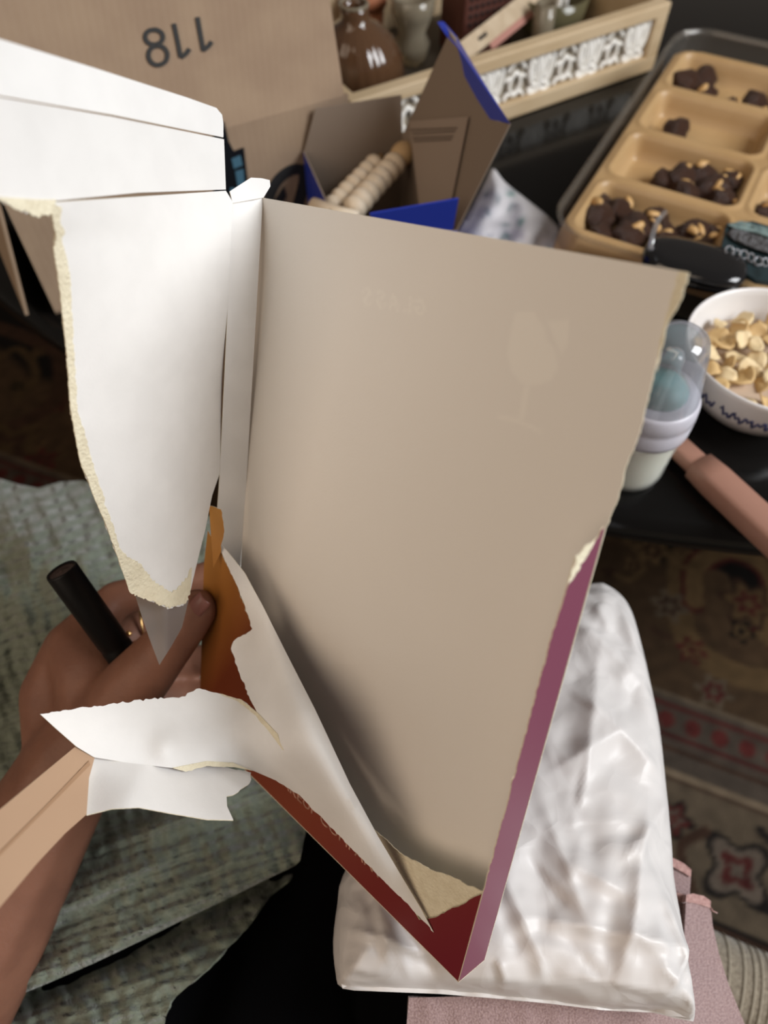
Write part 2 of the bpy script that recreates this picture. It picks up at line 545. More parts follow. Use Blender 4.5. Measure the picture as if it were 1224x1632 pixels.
ANG = math.atan2(-.041, .101)             # the sofa, the rug's border and the table front run this way
EU = Vector((math.cos(ANG), math.sin(ANG), 0)); EV = Vector((-math.sin(ANG), math.cos(ANG), 0))
def make_rug():
    st = .0045
    us = np.arange(-1.25, 1.25, st); vs = np.arange(.175, 1.75, st)
    U, Vv = np.meshgrid(us, vs)
    n1 = np.zeros_like(U)
    flat = [noise.noise((a * 60, b * 60, 0)) for a, b in zip(U.ravel()[::1], Vv.ravel()[::1])]
    n1 = np.array(flat).reshape(U.shape)
    col = np.zeros(U.shape + (3,))
    BLK = np.array((.009, .007, .006)); TAN = np.array((.17, .105, .048)); OLV = np.array((.085, .05, .026))
    RED = np.array((.10, .02, .017)); CRM = np.array((.19, .14, .092)); GRY = np.array((.125, .095, .072)); BRN = np.array((.06, .03, .018))
    col[:] = OLV
    def put(mask, c, k=1.0):
        mk = np.clip(mask, 0, 1)[..., None] * k
        col[:] = col * (1 - mk) + c * mk
    def soft(d, wd=.0035): return np.clip(.5 - d / wd, 0, 1)
    # main ground: a broad black field with a wavy lower boundary
    edge = .665 + .03 * np.sin(U * 9 + 1) + .02 * np.sin(U * 23)
    put(soft(edge - Vv, .02), BLK)
    def flower(u, v, r, petals, c1, c2, ring=None, rot=0):
        du, dv = U - u, Vv - v
        rr = np.hypot(du, dv); an = np.arctan2(dv, du) + rot
        e = r * (.78 + .22 * np.cos(petals * an))
        if ring is not None: put(soft(rr - e * 1.28), ring)
        put(soft(rr - e), c1)
        put(soft(rr - e * .62), c2)
        put(soft(rr - e * .28), c1)
    def scroll(pts, wd, c, k=1):
        P = smooth_line(pts, 6)
        d = np.full(U.shape, 9.)
        for i in range(len(P) - 1):
            a, b = P[i], P[i + 1]; ab = b - a; L2 = ab @ ab + 1e-12
            t = np.clip(((U - a[0]) * ab[0] + (Vv - a[1]) * ab[1]) / L2, 0, 1)
            d = np.minimum(d, np.hypot(U - a[0] - t * ab[0], Vv - a[1] - t * ab[1]))
        put(soft(d - wd), c, k)
    def uv(px, py):
        p = T(px, py, 0)
        return (p.dot(EU), p.dot(EV))
    rnd = random.Random(3)
    # small sprigs everywhere on the field
    for i in range(230):
        u, v = rnd.uniform(-1.2, 1.2), rnd.uniform(.47, 1.7)
        c = rnd.choice([TAN, CRM, BRN, RED, TAN])
        flower(u, v, rnd.uniform(.012, .026), rnd.choice([4, 5, 6]), c * .8, BRN, None, rnd.random() * 6)
    for i in range(75):
        u, v = rnd.uniform(-1.2, 1.2), rnd.uniform(.52, 1.7)
        a = rnd.random() * 6.28; s = rnd.uniform(.05, .11)
        q = [(u + s * t * math.cos(a + 1.9 * t), v + s * t * math.sin(a + 1.9 * t)) for t in (0, .3, .6, .9, 1.2)]
        scroll(q, rnd.uniform(.004, .008), rnd.choice([TAN, BRN, OLV * 1.3]), .85)
    # the big tan scroll beside the bag
    c = [uv(1080, 900), uv(1085, 1000), uv(1120, 1050), uv(1180, 1080), uv(1240, 1090)]
    scroll(c, .017, TAN * .9)
    c2 = [uv(1105, 960), uv(1110, 905), uv(1160, 880), uv(1220, 910), uv(1235, 970), uv(1215, 1020)]
    scroll(c2, .02, RED * .8); scroll(c2, .013, TAN * 1.1)
    scroll([uv(1140, 930), uv(1150, 1010), uv(1200, 1040)], .02, OLV * 1.2)
    flower(*uv(1190, 965), .034, 6, TAN * .9, RED, BRN)
    flower(*uv(1180, 1010), .02, 5, BLK, TAN)
    flower(*uv(1037, 880), .026, 6, TAN * 1.2, BRN)
    flower(*uv(1010, 905), .017, 5, TAN, BRN); flower(*uv(1085, 878), .016, 5, TAN * .9, BRN)
    flower(*uv(1065, 968), .028, 6, CRM * .8, BRN); flower(*uv(1100, 1040), .022, 6, RED, TAN)
    flower(*uv(1135, 1105), .026, 6, CRM * .7, RED)
    scroll([uv(1000, 852), uv(1040, 855), uv(1080, 905), uv(1120, 900)], .004, TAN)
    # left of the carton, dim scrolls on black
    scroll([uv(-20, 520), uv(40, 540), uv(95, 570), uv(90, 640), uv(30, 680), uv(-30, 690)], .014, BRN * 1.1)
    scroll([uv(-20, 590), uv(30, 560), uv(60, 600), uv(30, 640)], .007, TAN * .55)
    flower(*uv(30, 620), .022, 5, TAN * .5, BLK); flower(*uv(62, 565), .016, 5, TAN * .6, BRN)
    flower(*uv(10, 720), .07, 5, TAN * .55, BRN); flower(*uv(66, 740), .03, 6, RED, BRN); flower(*uv(65, 690), .015, 5, TAN * .6, BRN)
    # border bands towards the sofa
    band = (Vv < .462); put(band * 1.0, GRY * .72)
    put(soft(np.abs(Vv - .462) - .003), CRM * .9)
    put(soft(np.abs(Vv - .392) - .003), BRN)
    s = (U % .034) - .017
    put(soft(np.hypot(s, (Vv - .428) * .9) - .0105), RED * 1.15)
    put(soft(np.abs(Vv - .448) - .003), RED); put(soft(np.abs(Vv - .408) - .003), RED * .8)
    put((Vv < .362) * 1.0, CRM * .72)
    put(soft(np.abs(Vv - .362) - .0042), CRM * 1.25); put(soft(np.abs(Vv - .354) - .002), BRN)
    for i in range(-9, 11):
        u = uv(1170, 1400)[0] + i * .155; v = uv(1170, 1400)[1] + .008
        flower(u, v, .038, 4, GRY * 1.2, RED * .9, BLK * 1.4, .7)
        flower(u + .077, v + .03, .02, 5, RED, GRY, BLK)
        flower(u + .077, v - .03, .017, 4, BLK * 2, RED)
        scroll([(u + .04, v - .03), (u + .06, v), (u + .05, v + .035), (u + .02, v + .055)], .006, BLK * 1.8)
        scroll([(u - .04, v + .03), (u - .065, v), (u - .045, v - .04)], .006, BRN)
    put((Vv < .215) * 1.0, BRN); put(soft(np.abs(Vv - .215) - .003), BLK)
    col *= (1 + .35 * n1)[..., None] * .55
    nv, nu = U.shape
    P = [EU * float(a) + EV * float(b) + Vector((0, 0, .006)) for a, b in zip(U.ravel(), Vv.ravel())]
    F = [(j * nu + i, j * nu + i + 1, (j + 1) * nu + i + 1, (j + 1) * nu + i) for j in range(nv - 1) for i in range(nu - 1)]
    o = obj('patterned_rug', P, F, vcol('rug_pile', .95, ('noise', 400, .6)))
    at = o.data.color_attributes.new('Col', 'FLOAT_COLOR', 'POINT')
    at.data.foreach_set('color', np.c_[col.reshape(-1, 3), np.ones(nu * nv)].ravel().astype(np.float32))
    s_ = o.modifiers.new('pile', 'SOLIDIFY'); s_.thickness = .006; s_.offset = -1
    tag(o, 'dark oriental rug with tan scrolls, red dots and flower border', 'rug')
make_rug()

# ------------------------------------------------------------------ coffee table
TZ = .50
tb = empty('coffee_table', (.45, .95, 0), 'oval glossy black coffee table holding the bowl and boxes', 'table')
prof = [(0, TZ), (.985, TZ), (.994, TZ - .003), (1, TZ - .010), (1, TZ - .024), (.993, TZ - .03), (0, TZ - .03)]
V, F = [], []
SEG = 160
for i in range(SEG):
    a = 2 * math.pi * i / SEG
    for r, z in prof: V.append((.45 + r * 1.0 * math.cos(a), .95 + r * .68 * math.sin(a), z))
n = len(prof)
for i in range(SEG):
    j = (i + 1) % SEG
    for k in range(n - 1): F.append((i * n + k, j * n + k, j * n + k + 1, i * n + k + 1))
tt = obj('table_top', V, F, M['table'], tb)
bm = bmesh.new(); bm.from_mesh(tt.data); bmesh.ops.remove_doubles(bm, verts=bm.verts, dist=1e-5); bm.to_mesh(tt.data); bm.free()
bevel(tt, .001, 1, 60)
for sx in (-.62, .62):
    for sy in (-.36, .36):
        lathe('leg', [(0, .006), (.018, .006), (.026, TZ - .031), (0, TZ - .031)], M['table'], tb, (.45 + sx, .95 + sy, 0), 20)

# ------------------------------------------------------------------ sofa
def make_sofa():
    root = empty('sofa', (.1, -.3, 0), 'beige tweed sofa with ribbed seat edge and seam beside the pink garment', 'sofa')
    f0 = T(1130, 1475, .262).dot(EV)       # front edge of the seat
    zt = .262
    # profile (v, z): floor front, round front roll, seam, seat
    roll = [(f0 + .002, .03), (f0 + .006, .17)] + [(f0 - .034 + .04 * math.cos(a), zt - .04 + .036 * math.sin(a)) for a in np.linspace(0, R(125), 12)]
    sv, sz = roll[-1]
    def sweep(name, prof, m, u0=-1.1, u1=1.1, nu=60, wob=.0):
        V, F = [], []
        for i in range(nu + 1):
            u = u0 + (u1 - u0) * i / nu
            for (v, z) in prof: V.append(EU * u + EV * v + Vector((0, 0, z + wob * noise.noise((u * 9, v * 9, 2)))))
        k = len(prof)
        for i in range(nu):
            for j in range(k - 1): F.append((i * k + j, i * k + j + 1, (i + 1) * k + j + 1, (i + 1) * k + j))
        o = obj(name, V, F, m, root)
        uvl = o.data.uv_layers.new(name='UVMap')
        acc = [0]
        for j in range(1, k): acc.append(acc[-1] + math.hypot(prof[j][0] - prof[j - 1][0], prof[j][1] - prof[j - 1][1]))
        for l in o.data.loops:
            i, j = divmod(l.vertex_index, k)
            uvl.data[l.index].uv = (u0 + (u1 - u0) * i / nu, acc[j])
        return o
    SF = sweep('seat_front', roll, M['tweed_pale'])
    for i in range(60):                    # raised pale ribs of the front roll that show beside the garment
        u = .12 + i * .0095
        pts = [EU * (u + .004 * math.sin(i)) + EV * v + Vector((0, 0, z + .0006)) for (v, z) in roll[2:]]
        rb = tube('rib', pts, .0008, M['tweed_rib'], SF, 6)
    seat = [(sv - .001, sz - .006), (sv - .006, sz + .001), (sv - .02, sz + .008), (sv - .06, sz + .012), (sv - .35, sz + .01), (sv - .55, sz + .0)]
    sweep('seat_cushion', seat, M['tweed'], wob=.006)
    sweep('piping', [(sv + .0025 * math.cos(a), sz - .001 + .0025 * math.sin(a)) for a in np.linspace(0, 6.283, 9)], M['tweed'], nu=80)
make_sofa()

# ------------------------------------------------------------------ the torn carton in the hand
BK = [(418, 315, .32), (1095, 435, .198), (772, 1530, .329), (369, 1156, .451)]
FR = [(370, 322, .31), (1059, 431, .187), (731, 1565, .319), (326, 1162, .441)]
tBK = TPS([(a, b, 1 / c) for a, b, c in BK]); tFR = TPS([(a, b, 1 / c) for a, b, c in FR])
def fp(px, py): return float(1 / tFR([(px, py)])[0])
def onto(o, tps, off=.0004):
    """lay a flat print onto a bent panel"""
    for v in o.data.vertices:
        r = v.co - CAM
        d = r.dot(FWD); px = 612 + FPX * r.dot(RGT) / d; py = 816 + FPX * r.dot(DWN) / d
        v.co = W(px, py, float(1 / tps([(px, py)])[0]) - off)
TC = empty('torn_carton', W(600, 1400, .36), 'white-lined flat carton with purple side, torn open and held in a hand', 'carton')
WB = [M['board_white'], M['purple'], M['ply']]
ramp_along(M['front_print'], W(330, 850, .40), W(740, 1500, .33),
           [(0, (.54, .26, .06)), (.12, (.42, .17, .035)), (.27, (.17, .036, .012)), (.62, (.24, .045, .018)), (.8, (.20, .028, .022)), (1, (.19, .02, .03))])

BP_ = sheet('back_panel', [(418, 315), (1095, 434, 1.5), (1086, 470, 1.5), (1060, 520, 1.2), (1041, 600, 1.2), (1020, 690, 1.2), (998, 742, 1.2), (985, 795, 1.2), (966, 840), (772, 1530), (369, 1156)],
      BK, [M['board_back'], M['purple'], M['ply']], TC, step=5, seed=1)
sheet('torn_edge', [(1082, 432), (1098, 435, 2), (1088, 471, 1.5), (1062, 521, 1), (1046, 592, 1), (1051, 545, 1), (1068, 480, 1.5)], BK, M['ply'], BP_, step=12, thick=.0004, disp=lambda v: -.0007, seed=2)
sheet('side_wall', [(419, 315), (385, 900), (370, 1156), (330, 1163), (343, 860), (350, 760), (371, 324)],
      [BK[0], BK[3], FR[0], FR[3], (371, 324, .31), (350, 760, .367)], [M['board_white'], M['front_print'], M['ply']], TC, step=22)
sheet('side_wall', [(964, 840), (772, 1530), (731, 1565), (770, 1423, 1.2), (815, 1255, 1.2), (860, 1085, 1.2), (884, 1000, 1.2), (906, 930, 2), (918, 890, 2), (950, 860, 2)],
      [BK[1], BK[2], FR[1], FR[2]], [M['purple'], M['board_white'], M['ply']], TC, step=20, seed=3)
sheet('torn_ply', [(906, 932, 2), (918, 888, 2), (950, 858, 2), (940, 878, 2.5), (925, 905, 2.5)], [BK[1], BK[2], FR[1], FR[2]], M['ply'], TC, step=8, thick=.0004, disp=lambda v: -.0006, seed=4)
bw = sheet('bottom_wall', [(369, 1156), (772, 1530), (731, 1565), (326, 1162)], [BK[2], BK[3], FR[2], FR[3]], [M['board_white'], M['front_print'], M['ply']], TC, step=24)
# the print still standing at the bottom of the front
FRM = sheet('front_remnant', [(731, 1565), (326, 1162), (319, 1100), (322, 1000), (325, 900), (331, 846, 1.5), (352, 880, 1.5), (376, 930, 2), (396, 985), (440, 1070), (520, 1222), (600, 1350), (668, 1466), (690, 1463, 2), (726, 1446, 2), (769, 1424)],
      FR, [M['front_print'], M['board_white'], M['ply']], TC, step=18, seed=5)
sheet('torn_core', [(585, 1312, 1.5), (640, 1361, 2), (690, 1388, 2), (720, 1398, 2), (770, 1421), (766, 1440), (700, 1480), (668, 1470), (610, 1380)],
      FR, M['ply'], TC, step=14, thick=.0004, disp=lambda v: .002, seed=6)
sheet('torn_tab', [(336, 850), (333, 806, 1), (352, 812, 1.5), (357, 842, 1.5), (352, 880), (340, 905)], [(336, 850, .372), (333, 806, .366), (357, 842, .371), (340, 905, .38), (352, 880, .378)],
      [M['front_print'], M['board_white'], M['ply']], TC, step=9, seed=7)
# the front panel torn loose and curled over: its white inside shows
CREST = [(347, 862), (362, 878), (390, 913), (420, 968), (456, 1040), (502, 1130), (558, 1250), (602, 1332), (642, 1400), (672, 1450), (691, 1486)]
def near_crest(v):
    q = np.array(v); d = np.full(len(q), 1e9)
    for a, b in zip(CREST[:-1], CREST[1:]):
        a, b = np.array(a), np.array(b); ab = b - a
        t = np.clip(((q - a) @ ab) / (ab @ ab), 0, 1); d = np.minimum(d, np.linalg.norm(q - a - t[:, None] * ab, axis=1))
    return d
def curl(v):
    d = near_crest(v)
    k = np.clip((v[:, 1] - 860) / 250, .1, 1) * np.clip((1490 - v[:, 1]) / 250, 0, 1)
    dent = -.006 * np.exp(-(((v[:, 0] - 268) / 26) ** 2 + ((v[:, 1] - 1190) / 30) ** 2))
    return .020 * k * np.exp(-d / 16.0) + dent
cu = [(fx, fy, fp(fx, fy) - o) for fx, fy, o in
      [(352, 872, .001), (390, 940, .004), (400, 1000, .008), (372, 1030, .020), (430, 985, .010), (500, 1130, .038), (405, 1125, .042), (452, 1197, .056),
       (560, 1255, .038), (600, 1332, .028), (520, 1312, .034), (460, 1255, .046), (610, 1400, .017), (650, 1440, .009), (691, 1486, .0015)]]
cu += [(400, 1228, .352), (385, 1115, .358), (318, 1098, .352), (290, 1160, .338), (205, 1120, .325), (65, 1138, .297), (150, 1207, .305), (275, 1222, .324), (340, 1214, .340)]
sheet('torn_front', [(347, 862), (355, 885, 1), (376, 930, 1.5), (396, 982, 2), (402, 1002, 2), (372, 1022, 1.5), (368, 1034, 1.5), (386, 1085, 2), (407, 1130, 2), (432, 1172, 1), (453, 1198), (442, 1168, 1), (412, 1137, 1.2), (385, 1115, 1.2), (345, 1104, 1),
      (318, 1097, 2.5), (290, 1110, 2.5), (242, 1114, 2.5), (205, 1120, 2.5), (150, 1125, 2.5), (100, 1132, 2), (64, 1138), (88, 1160), (122, 1190), (150, 1207), (212, 1217), (275, 1224, 1), (330, 1214, 1), (372, 1217, 1), (405, 1229),
      (440, 1244, 1), (476, 1266, 1.5), (520, 1311, 1.5), (560, 1352, 1.5), (612, 1404, 1.2), (652, 1443, 1.2), (691, 1486)] + CREST[-2:0:-1],
      cu, [M['board_white'], M['front_print'], M['ply']], TC, step=9, disp=curl, seed=8)
sheet('torn_ply', [(442, 1170), (412, 1138, 1), (385, 1115, 1), (350, 1105, 1), (380, 1118, 1), (404, 1138, 1), (428, 1165), (451, 1196)], cu, M['ply'], TC, step=7, thick=.0004, disp=lambda v: curl(v) - .0006, seed=9)
sheet('torn_ply', [(275, 1224), (330, 1213), (372, 1216), (402, 1228), (375, 1223, 1), (330, 1221, 1.2), (296, 1230, 1)], cu, M['ply'], TC, step=7, thick=.0004, disp=lambda v: curl(v) - .0006, seed=10)
LS = [(150, 1207, .305), (275, 1222, .325), (400, 1230, .352), (372, 1307, .318), (270, 1296, .300), (200, 1286, .292), (138, 1298, .286), (330, 1265, .325), (140, 1240, .30)]
sheet('torn_scrap', [(150, 1207), (212, 1217), (275, 1224), (330, 1217, 1), (400, 1231, 2), (398, 1248, 2), (380, 1262, 1.5), (361, 1269), (362, 1285), (372, 1307), (330, 1306), (270, 1296), (222, 1287), (178, 1289), (138, 1299), (140, 1240)],
      LS, [M['board_white'], M['front_print'], M['ply']], TC, step=11, seed=11,
      disp=lambda v: .003 * np.abs(np.sin((v[:, 0] + .45 * v[:, 1]) / 62.)))
TS = [(122, 1190, .303), (150, 1207, .3055), (138, 1298, .2865), (140, 1240, .300), (0, 1290, .245), (0, 1445, .225), (-90, 1380, .205), (-90, 1520, .19), (60, 1380, .25)]
sheet('torn_strip', [(120, 1190), (151, 1207), (142, 1240), (138, 1298), (104, 1328), (60, 1375), (0, 1446), (-90, 1550), (-90, 1365), (0, 1290), (60, 1240)],
      TS, [M['peach'], M['board_white'], M['ply']], TC, step=14, seed=12)
sheet('printed_line', [(142, 1212), (144, 1219), (70, 1294), (0, 1364), (-90, 1450), (-90, 1443), (0, 1357), (70, 1287)], TS, M['peach_line'], TC, step=14, thick=.0002, disp=lambda v: -.0006)
# the upper front panel swung open to the left, with the lid and the dust flap
FL = [(370, 322, .308), (361, 303, .307), (358, 600, .3433), (350, 760, .3662), (335, 800, .3670), (78, 322, .225), (93, 470, .248), (110, 650, .278), (150, 790, .305), (195, 910, .336), (208, 945, .345), (270, 968, .356), (301, 940, .366), (230, 560, .292), (260, 800, .338)]
def flapbow(v):
    d = np.clip(370 - v[:, 0] - (v[:, 1] - 322) * .047, 0, 999)
    return -.013 * (1 - np.exp(-d / 60.)) * np.clip((v[:, 1] - 380) / 300, 0, 1)
FLOUT = [(360, 304), (371, 322), (367, 410), (361, 530), (354.5, 670), (350, 755), (338, 790), (327, 845), (312, 905), (304, 940, 3), (296, 962, 3), (270, 970, 3.5), (238, 958, 3.5), (207, 944, 1.5), (196, 912, 1.5), (176, 855, 1.5), (150, 792, 1.5), (128, 735, 1.5), (113, 655, 1.5), (106, 560, 1.5), (97, 470, 1.2), (86, 395, 1.2), (90, 360, 1.2), (78, 323)]
FFL = sheet('front_flap', FLOUT, FL, WB, TC, step=14, seed=13, disp=flapbow)
sheet('torn_ply', [(207, 944, 1), (196, 912, 1), (176, 855, 1), (150, 792, 1), (128, 735, 1), (113, 655, 1), (106, 560, 1), (97, 470, 1), (86, 395, 1), (95, 362, 1.5), (112, 440, 1.5), (118, 560, 1.5), (124, 650, 2), (143, 722, 2), (162, 780, 2), (176, 830, 2), (196, 880, 3), (228, 905, 3), (250, 930, 3), (274, 945, 3), (290, 930, 3), (306, 905), (304, 940, 3), (296, 962, 3), (270, 970, 3.5), (238, 958, 3.5)],
      FL, M['ply'], FFL, step=10, thick=.0004, disp=lambda v: flapbow(v) - .0007, seed=13)
sheet('clear_film', [(214, 944), (272, 962), (301, 955), (290, 1000), (273, 1030), (254, 1060), (236, 1012), (222, 970)], [(214, 944, .350), (272, 962, .357), (301, 955, .367), (254, 1060, .372), (236, 1012, .362), (285, 1010, .372)], M['film'], TC, step=8, thick=.0002,
      disp=lambda v: -.003 * np.exp(-((v[:, 0] - 264) / 10.) ** 2))
LD = [(361, 303, .307), (357, 221, .299), (78, 322, .225), (0, 313, .206), (0, 155, .199), (-160, 330, .172), (-160, 110, .166)]
sheet('lid_panel', [(360, 302), (357, 222), (180, 186), (0, 155), (-160, 125), (-160, 330), (0, 318, 3), (30, 334, 3), (62, 346, 2), (78, 321), (220, 307)], LD, WB, TC, step=20, seed=14)
sheet('torn_ply', [(0, 314), (60, 318), (90, 318, 2), (82, 340, 3), (62, 347, 3), (30, 335, 3), (0, 320)], LD, M['ply'], TC, step=10, thick=.0004, disp=lambda v: -.0007, seed=15)
LT = [(357, 221, .299), (355, 182, .296), (0, 155, .199), (0, 62, .198), (-160, 125, .1665), (-160, 15, .165)]
sheet('tuck_flap', [(356, 219), (356, 196), (354, 183), (345, 172), (300, 156), (150, 108), (0, 62), (-160, 15), (-160, 122), (0, 152.5), (180, 183)], LT, WB, TC, step=20, seed=16)
sheet('dust_flap', [(366, 305), (400, 283), (417, 284), (430, 287), (431, 297), (420, 315), (371, 324)], [(367, 306, .309), (400, 283, .316), (430, 287, .324), (431, 297, .325), (419, 315, .3195), (371, 324, .3095)], [M['board_white'], M['purple'], M['ply']], TC, step=10)
sheet('torn_ply', [(79, 324, 1), (98, 330, 2), (96, 352, 2), (104, 372, 2), (92, 390, 2), (86, 360, 1)], FL, M['ply'], TC, step=8, thick=.0004, disp=lambda v: -.0009, seed=17)
# lettering on the print, and the marks that show through the board
pO = W(731, 1565, fp(731, 1565)); pU = W(326, 1162, fp(326, 1162)); pV = W(1059, 431, fp(1059, 431))
ux = (pO - pU).normalized(); uy = (pV - pO).normalized()
t = text('printed_text', 'MAKEUP COMPANY', .0092, frame(ux, uy, W(517, 1309, fp(517, 1309))), M['letter'], FRM)
onto(t, tFR)
g = lambda L: [(480 + x / 2.66, 440 + y / 2.66) for x, y in L]
def show_through():
    """print of the outside showing faintly through the board: a broken glass and mirrored lettering"""
    me = BP_.data
    n_ = len(me.vertices)
    q = np.zeros((n_, 2))
    for v in me.vertices:
        r_ = v.co - CAM; d = r_.dot(FWD)
        q[v.index] = (612 + FPX * r_.dot(RGT) / d, 816 + FPX * r_.dot(DWN) / d)
    m_ = np.zeros(n_)
    for P in (g([(910, 150), (985, 150), (1030, 215), (1040, 270), (1075, 310), (1090, 390), (1060, 440), (1000, 465), (930, 455), (890, 400), (875, 330), (890, 220)]),
              g([(945, 462), (970, 464), (946, 606), (922, 602)]), g([(830, 588), (920, 603), (1025, 658), (1020, 668), (920, 624), (832, 602)]), g([(1042, 190), (1135, 185), (1130, 280), (1105, 335), (1080, 280)])):
        d = segdist(P, q); sd_ = np.where(inside(P, q), -d, d)
        m_ = np.maximum(m_, np.clip(.5 - sd_ / 5., 0, 1))
    GL = {'G': [[(.9, .8), (.5, 1), (.1, .7), (.1, .3), (.5, 0), (.9, .2), (.9, .5), (.55, .5)]], 'L': [[(.15, 1), (.15, 0), (.85, 0)]], 'A': [[(.05, 0), (.5, 1), (.95, 0)], [(.25, .35), (.75, .35)]],
          'S': [[(.85, .85), (.5, 1), (.15, .78), (.5, .52), (.85, .25), (.5, 0), (.12, .15)]]}
    for k, c in enumerate('GLASS'):
        for path in GL[c]:
            pts = [(678 - k * 21 - x * 17, 503 - k * 4.2 - 24 * y - x * 3) for x, y in path]
            for a, b in zip(pts[:-1], pts[1:]):
                a, b = np.array(a), np.array(b); ab = b - a
                t_ = np.clip(((q - a) @ ab) / (ab @ ab), 0, 1); d = np.linalg.norm(q - a - t_[:, None] * ab, axis=1)
                m_ = np.maximum(m_, np.clip(1.3 - d / 2.6, 0, 1))
    base = np.array((.76, .72, .665)); hi = np.array((.80, .762, .70))
    col = base + (hi - base) * m_[:, None]
    at = me.color_attributes.new('Col', 'FLOAT_COLOR', 'POINT')
    at.data.foreach_set('color', np.c_[col, np.ones(n_)].ravel().astype(np.float32))
    nt = M['board_back'].node_tree
    a_ = nt.nodes.new('ShaderNodeAttribute'); a_.attribute_name = 'Col'
    nt.links.new(a_.outputs['Color'], nt.nodes['Principled BSDF'].inputs['Base Color'])
show_through()

# ------------------------------------------------------------------ the person: hand, forearm, trousers
def capsules(segs, name, m, vox=.0024, smooth=10):
    """one continuous skin grown around tapered bones"""
    bm = bmesh.new()
    for (a, ra, b, rb) in segs:
        a, b = Vector(a), Vector(b)
        n = max(3, int((b - a).length / min(ra, rb) * 6))
        for i in range(n + 1):
            t = i / n
            bmesh.ops.create_icosphere(bm, subdivisions=2, radius=ra + (rb - ra) * t, matrix=Matrix.Translation(a.lerp(b, t)))
    me = bpy.data.meshes.new(name); bm.to_mesh(me); bm.free()
    o = bpy.data.objects.new(name, me); COL.objects.link(o)
    r = o.modifiers.new('r', 'REMESH'); r.mode = 'VOXEL'; r.voxel_size = vox
    s = o.modifiers.new('s', 'SMOOTH'); s.iterations = smooth; s.factor = .5
    bpy.context.view_layer.update()
    me2 = bpy.data.meshes.new_from_object(o.evaluated_get(bpy.context.evaluated_depsgraph_get()))
    o.modifiers.clear(); o.data = me2; me2.name = name
    mats(me2, m)
    me2.polygons.foreach_set('use_smooth', [True] * len(me2.polygons))
    return o
def chain(pts):
    """[(px, py, depth, radius)...] -> segments"""
    return [(W(*a[:3]), a[3], W(*b[:3]), b[3]) for a, b in zip(pts[:-1], pts[1:])]
segs = []
segs += chain([(-330, 2050, .40, .046), (-60, 1530, .415, .042), (20, 1385, .425, .036), (85, 1270, .432, .031), (130, 1190, .435, .028)])        # forearm
segs += chain([(150, 1200, .437, .027), (165, 1140, .437, .027), (150, 1075, .442, .024), (118, 1025, .447, .0155)])                  # palm, thumb side
segs += chain([(110, 1180, .448, .027), (95, 1110, .455, .024), (112, 1030, .455, .016)])
segs += chain([(160, 1180, .455, .026), (150, 1100, .462, .022), (150, 1060, .470, .016)])
segs += chain([(178, 1180, .460, .022), (190, 1120, .470, .017)])
segs += chain([(165, 1150, .425, .021), (215, 1090, .415, .0185), (262, 1035, .405, .0148), (295, 995, .398, .0128), (314, 970, .396, .0115)])   # thumb
segs += chain([(118, 1025, .447, .0150), (185, 955, .462, .0120), (262, 935, .468, .0105), (340, 915, .466, .0095), (385, 915, .462, .0085)])   # index finger
segs += chain([(150, 1060, .470, .0150), (220, 1000, .488, .0125), (300, 985, .492, .0110), (380, 985, .480, .0098), (420, 990, .470, .0088)])  # middle
segs += chain([(172, 1100, .472, .0145), (240, 1060, .494, .0120), (310, 1050, .498, .0105), (385, 1055, .486, .0095), (420, 1060, .478, .0085)])  # ring
segs += chain([(190, 1130, .470, .0135), (250, 1110, .488, .0105), (305, 1105, .494, .0092), (360, 1110, .488, .0082)])                           # little finger
person = capsules(segs, 'person', M['skin'])
tag(person, 'bare forearm and hand gripping the torn carton and a black marker', 'person')
def nail_patch():
    c = W(315, 965, .3846)
    x = (W(318, 962, .384) - W(285, 1000, .392)).normalized()
    n_ = (CAM - c).normalized(); n_ = (n_ - x * n_.dot(x)).normalized(); n_ = (n_ + x.cross(n_) * -.25).normalized(); y = n_.cross(x)
    V, F = [], []
    for i in range(9):
        for j in range(9):
            a, b = -1 + 2 * i / 8, -1 + 2 * j / 8
            s = math.sqrt(max(0, 1 - .30 * abs(a) ** 3))
            V.append(c + x * (a * .0060) + y * (b * .0046 * s) + n_ * (.0004 - .0014 * b * b - .0006 * a * a))
    for i in range(8):
        for j in range(8): F.append((i * 9 + j, i * 9 + j + 1, (i + 1) * 9 + j + 1, (i + 1) * 9 + j))
    o = obj('thumbnail', V, F, M['nail'], person)
    o.modifiers.new('t', 'SOLIDIFY').thickness = .0006
nail_patch()
def trousers():
    sg = [((-.24, -.42, .36), .085, (-.19, -.05, .345), .072), ((-.19, -.05, .345), .072, (-.10, .26, .345), .060), ((-.10, .26, .345), .060, (-.09, .31, .09), .048),
          ((-.10, -.42, .36), .08, (-.07, -.05, .36), .066), ((-.07, -.05, .36), .066, (-.02, .22, .34), .05),
          ((.02, -.42, .40), .09, (.055, -.05, .385), .083), ((.055, -.05, .385), .083, (.10, .25, .36), .066), ((.10, .25, .36), .066, (.11, .30, .09), .048), ((-.24, -.42, .36), .085, (.02, -.42, .40), .09)]
    o = capsules(sg, 'trousers', M['black_cloth'], .006, 4)
    adopt(o, person)
    tag(o, 'plain black trousers over the thighs')
trousers()
mk = empty('marker_pen', W(225, 1085, .43), 'black marker pen tucked between the thumb and index finger', 'pen')
a, b = W(97, 908, .395), W(222, 1082, .432)
ax = (b - a).normalized()
q = ax.to_track_quat('Z', 'Y').to_matrix()
lathe('barrel', [(.0072, .0006), (.0082, 0), (.0086, .001), (.0086, .052), (.0083, .053), (.0083, .055), (.0086, .056), (.0086, .076), (.006, .08), (0, .08)], M['marker'], mk, a, 32, q)
lathe('end_plug', [(0, .0004), (.0012, .0003), (.0014, .0008), (.0055, .0011), (.0073, .0008), (.0073, .004), (0, .004)], M['marker_end'], mk, a, 28, q)
